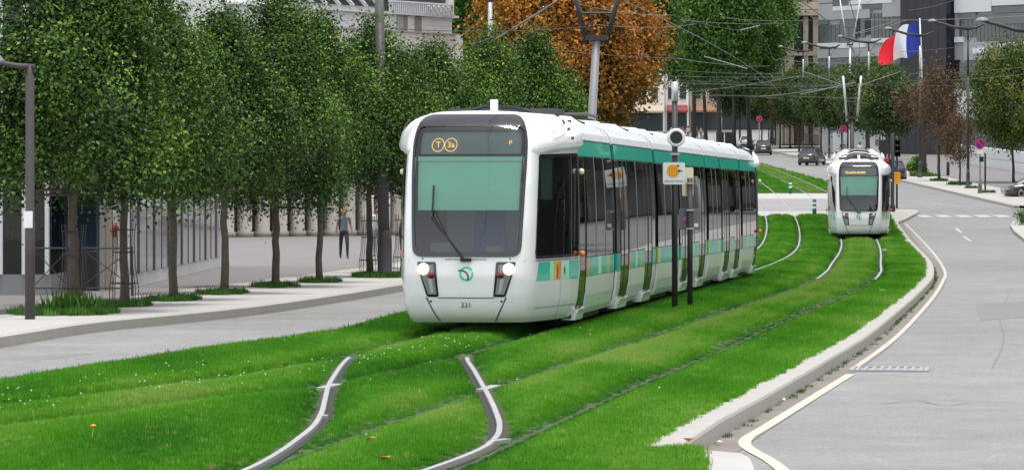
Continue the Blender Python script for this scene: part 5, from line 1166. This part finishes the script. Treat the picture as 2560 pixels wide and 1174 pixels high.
def scooter(label, loc, rz, paint):
    t = thing('scooter', label, 'scooter', loc, rz, 'parked motor scooters'); pm = mat('scooter_paint', paint, .3, coat=.5)
    for y in (-.6, .6): MB().lathe([(.12, -.06), (.24, -.06), (.26, 0), (.24, .06), (.12, .06)], (0, y, .26), 14, 0, 'x').build('wheel', M['rubber'], t, True)
    MB().box((0, -.35, .55), (.34, .8, .35), 0, 0, .75).box((0, .1, .32), (.3, .5, .1)).box((0, .45, .62), (.4, .12, .7), 0, 0, .8).build('body', pm, t); MB().box((0, -.3, .78), (.3, .7, .1)).build('seat', M['rubber'], t)
    MB().tube([(-.33, .45, 1.05), (0, .5, 1.0), (.33, .45, 1.05)], .025, 6).tube([(0, .5, .95), (0, .6, .3)], .03, 6).build('handlebar', M['steel'], t); MB().add([(-.2, .52, 1.0), (.2, .52, 1.0), (.16, .45, 1.35), (-.16, .45, 1.35)], [(0, 1, 2, 3)]).build('windshield', M['glass_green'], t)
for k, (px, pt, lab) in enumerate([(2140, (.03, .03, .03), 'black scooter beside the person in white'), (1668, (.5, .04, .05), 'red scooter parked far behind the tram roof'), (1722, (.02, .02, .02), 'black scooter parked far behind the tram roof'), (1752, (.5, .5, .5), 'pale scooter parked far behind the tram roof')]):
    loc = G(2143, 404) if k == 0 else Vector(((px-1280)*455/FOC, 455, float(T((px-1280)*455/FOC, 455))+ROAD)); scooter(lab, loc, .6+k, pt)

# ------------------------------------------------------------------ grass and ground cover
def tuft_mesh(name, n, rad, h, w, seed, mat_):
    rr = random.Random(seed); v = []; f = []
    for k in range(n):
        a, d = rr.uniform(0, 6.283), rad*math.sqrt(rr.random()); x, y = d*math.cos(a), d*math.sin(a); t = rr.uniform(0, 6.283); hh = h*rr.uniform(.55, 1.15); ww = w*rr.uniform(.7, 1.3)
        dx, dy = math.cos(t)*ww/2, math.sin(t)*ww/2; lx, ly = rr.gauss(0, .28)*hh, rr.gauss(0, .28)*hh; b = len(v)
        v += [(x-dx, y-dy, -.02), (x+dx, y+dy, -.02), (x+dx*.8+lx*.35, y+dy*.8+ly*.35, hh*.55), (x-dx*.8+lx*.35, y-dy*.8+ly*.35, hh*.55), (x+lx, y+ly, hh)]
        f += [(b, b+1, b+2, b+3), (b+3, b+2, b+4)]
    me = bpy.data.meshes.new(name); me.from_pydata(v, [], f); me.update(); me.materials.append(mat_); return bpy.data.objects.new(name, me)
def scatter(name, pts, scale, tone, tuft, label, cat, seed):
    rng = np.random.default_rng(seed); n = len(pts); me = bpy.data.meshes.new(name); me.vertices.add(n); me.vertices.foreach_set('co', np.asarray(pts, np.float32).ravel())
    for nm, val in (('tone', tone), ('size', scale)): a = me.attributes.new(nm, 'FLOAT', 'POINT'); a.data.foreach_set('value', np.asarray(val, np.float32))
    a = me.attributes.new('turn', 'FLOAT_VECTOR', 'POINT'); rot = np.zeros((n, 3), np.float32); rot[:, 2] = rng.random(n)*6.283; rot[:, :2] = rng.normal(size=(n, 2))*.12; a.data.foreach_set('vector', rot.ravel())
    o = fin(name, me); ng = bpy.data.node_groups.new(name, 'GeometryNodeTree')
    ng.interface.new_socket('Geometry', in_out='INPUT', socket_type='NodeSocketGeometry'); ng.interface.new_socket('Geometry', in_out='OUTPUT', socket_type='NodeSocketGeometry')
    gi, go, ip, oi = [ng.nodes.new(x) for x in ('NodeGroupInput', 'NodeGroupOutput', 'GeometryNodeInstanceOnPoints', 'GeometryNodeObjectInfo')]
    oi.inputs['Object'].default_value = tuft; oi.inputs['As Instance'].default_value = True
    ar, asz = ng.nodes.new('GeometryNodeInputNamedAttribute'), ng.nodes.new('GeometryNodeInputNamedAttribute'); ar.data_type = 'FLOAT_VECTOR'; ar.inputs[0].default_value = 'turn'; asz.data_type = 'FLOAT'; asz.inputs[0].default_value = 'size'
    er = ng.nodes.new('FunctionNodeEulerToRotation'); ng.links.new(ar.outputs[0], er.inputs[0])
    ng.links.new(gi.outputs[0], ip.inputs['Points']); ng.links.new(oi.outputs['Geometry'], ip.inputs['Instance']); ng.links.new(er.outputs[0], ip.inputs['Rotation']); ng.links.new(asz.outputs[0], ip.inputs['Scale']); ng.links.new(ip.outputs[0], go.inputs[0])
    md = o.modifiers.new('scatter', 'NODES'); md.node_group = ng; return tag(o, label, cat, None, 'stuff')
rng = np.random.default_rng(7); PX, PY = [], []
for y0, y1, den in ((27, 40, 210), (40, 52, 170), (52, 66, 110), (66, 90, 65), (90, 130, 34), (130, 196, 18), (240, 400, 7)):
    x0 = float(min(grassL(y0), grassL(y1)))-.5; x1 = float(max(gR(y0), gR(y1), gR((y0+y1)/2)))+.5; n = int((x1-x0)*(y1-y0)*den); X_ = rng.uniform(x0, x1, n); Y_ = rng.uniform(y0, y1, n)
    px = 1280+FOC*X_/Y_; k = (X_ > grassL(Y_)) & (X_ < gR(Y_)+.01) & (px > -260) & (px < 2700)
    PX.append(X_[k]); PY.append(Y_[k])
PX = np.concatenate(PX); PY = np.concatenate(PY); dA, dB, dC = rail_dist(PX, PY); keep = (dC > .09) & (np.minimum(dA, dB) > np.where(PY > 96, .05, .03)+.02*rng.random(len(PX)))
u1_ = PX-XL(PY); u2_ = PX-XR(PY); keep &= ~((PY < 51) & ((u1_ > -.075) & (u1_ < .11) | (u2_ > -.11) & (u2_ < .075)) & (PY < 49.8))
for px_, py_ in ((1687, 776), (1725, 772)): q_ = G(px_, py_); keep &= np.hypot(PX-q_.x, PY-q_.y) > .07
PX, PY, dA, dB, dC = PX[keep], PY[keep], dA[keep], dB[keep], dC[keep]; dm = np.minimum(np.minimum(dA, dB), dC)
far = np.interp(PY, [27, 60, 120, 200, 400], [1.0, 1.15, 1.6, 2.2, 3.0])
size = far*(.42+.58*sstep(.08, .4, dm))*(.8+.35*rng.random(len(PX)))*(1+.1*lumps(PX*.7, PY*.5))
inB = np.abs(PX-trackB(PY)) < .68; inA = np.abs(PX-trackA(PY)) < .68
size = np.where(inB & (PY > 52), size*.72, size)
patch_ = np.sin(PX*.9+PY*.17+1.3)*np.sin(PY*.23-PX*.5)+.5*np.sin(PX*2.7+PY*.61)
tone = .54+.17*patch_-.17*np.sin((PX-trackB(PY))*2.1)*(PY < 120)+.11*rng.normal(size=len(PX))+np.where(inB & (PY > 46), .26, 0)+np.where(inB & (PY <= 46), .10, 0)-np.where((PX < trackB(PY)-.75) & (PY > 58), .07, 0)-.36*np.exp(-(np.minimum(dA, dB)/.17)**2)+.13*np.exp(-((np.minimum(dA, dB)-.42)/.16)**2)-.2*np.exp(-(dC/.25)**2)  # dark bands along the rails: groove shade painted into the grass tone
dead = rng.random(len(PX)) < .012; tone = np.where(dead, .98, np.clip(tone, .03, .93))
PZ = T(PX, PY)+relief(PX, PY)
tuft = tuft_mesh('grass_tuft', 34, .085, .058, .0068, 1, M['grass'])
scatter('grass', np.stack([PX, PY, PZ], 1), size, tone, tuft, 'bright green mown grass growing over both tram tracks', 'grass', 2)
# long grass round the tree feet and posts
pts, sz, tn = [], [], []
def patch_pts(px, py, rx, ry, n, s): 
    c = G(px, py)
    for _ in range(n):
        a, d = rng.random()*6.283, math.sqrt(rng.random()); x, y = c.x+rx*d*math.cos(a), c.y+ry*d*math.sin(a); pts.append((x, y, float(T(x, y)))); sz.append(s*(.6+.8*rng.random())); tn.append(rng.random())
for a in ((160, 782, .9, 1.6, 260, 1.6), (185, 782, .22, .5, 40, 4.0), (310, 763, .5, 1.2, 80, 1.5), (432, 749, .5, 1.2, 80, 1.5), (560, 733, .5, 1.2, 70, 1.5), (690, 716, .5, 1.2, 60, 1.5), (800, 704, .5, 1.2, 60, 1.5), (955, 691, .7, 1.5, 190, 1.7), (2308, 440, .9, 1.5, 90, 3.5), (2347, 452, .5, 1, 60, 2.5), (2400, 461, .7, 1.2, 120, 2.6), (2426, 470, .4, .6, 50, 2.0), (2468, 481, .5, 1.0, 60, 2.0)): patch_pts(*a)
for k in range(260):                                                   # weeds in the kerb joints
    Y = rng.uniform(35, 120); X_ = float(kx(.33)(Y)); pts.append((X_+rng.normal()*.02, Y, float(T(X_, Y))+ROAD)); sz.append(.35+.4*rng.random()); tn.append(rng.random()*.6)
for k in range(900):                                                   # ragged lawn edge along the left road
    Y = rng.uniform(38, 90); X_ = float(grassL(Y))+rng.normal()*.06; pts.append((X_, Y, -.05)); sz.append(1.0+.9*rng.random()); tn.append(rng.random()*.7)
scatter('weeds', pts, sz, tn, tuft_mesh('weed_tuft', 22, .07, .07, .011, 4, M['weed']), 'rough grass and weeds round tree feet and along kerbs', 'weeds', 5)
# clover heads in the lawn
mb = MB(); n = 0
def head(x, y, z, r): mb.add([(x-r, y, z), (x, y-r, z), (x+r, y, z), (x, y+r, z), (x, y, z+r), (x, y, z-r)], [(0, 1, 4), (1, 2, 4), (2, 3, 4), (3, 0, 4), (1, 0, 5), (2, 1, 5), (3, 2, 5), (0, 3, 5)])
for _ in range(200):
    c = rng.integers(0, 5); Y = rng.uniform(*[(35, 50), (36, 46), (46, 54), (30, 60), (30, 60)][c])
    if c == 0: X_ = float(trackA(Y))-.3+rng.normal()*.35
    elif c == 1: X_ = float(grassL(Y))+.9+abs(rng.normal())*.6
    elif c == 2: X_ = float(trackA(Y))+.2+rng.normal()*.4
    else: X_ = rng.uniform(float(grassL(Y)), float(gR(Y)));  
    if c > 2 and rng.random() < .65: continue
    d_ = rail_dist(np.array(X_), np.array(Y))
    if X_ < float(grassL(Y))+.05 or min(float(d_[0]), float(d_[1]), float(d_[2])) < .12: continue
    head(X_, Y, float(relief(X_, Y))+rng.uniform(.055, .085), rng.uniform(.006, .011))
tag(mb.build('clover_flowers', M['clover'], None, False, False), 'tiny white clover heads dotted through the lawn', 'flowers', None, 'stuff')
lf = [(928, 1103, 'curled tan leaf lying between the crossover rails'), (965, 1152, 'brown leaf lying near the crossover rails'), (1475, 830, 'orange leaf on the lawn in front of the tram side'), (1725, 1105, 'yellow leaf in the grass at the kerb end'), (2062, 928, 'red brown leaf in the gutter beside the kerb'), (2040, 925, 'dry leaf in the gutter under the kerb'), (1795, 1112, 'pale litter scrap at the foot of the kerb'), (1955, 1003, 'small pale scrap in the gutter')]
for px, py, lab in lf:
    g_ = px > 1750; p = G(px, py, ROAD if g_ else .06); o = MB().add([(-.045, 0, .02), (0, -.03, 0), (.05, 0, .025), (.0, .04, .01), (0, 0, .02)], [(0, 1, 4), (1, 2, 4), (2, 3, 4), (3, 0, 4)]).build('fallen_leaf', M['leaf_tan'] if 'pale' not in lab else M['sign_cream']); o.location = p+Vector((0, 0, .012)); o.rotation_euler = (.2, .1, px); o.scale = (1.1, 1.4, 1.3); tag(o, lab, 'leaf', 'leaves fallen on lawn and gutter')
p = G(228, 1108); dd = thing('dandelion', 'single yellow dandelion standing in the lawn', 'flower', p+Vector((0, 0, 0)), 0)
MB().tube([(0, 0, 0), (.01, 0, .07), (.02, 0, .14)], .004, 5).build('stem', M['lime'], dd); MB().lathe([(.004, .13), (.022, .145), (.024, .155), (.004, .162)], (.02, 0, 0), 10).build('flower_head', M['sign_orange'], dd, True)
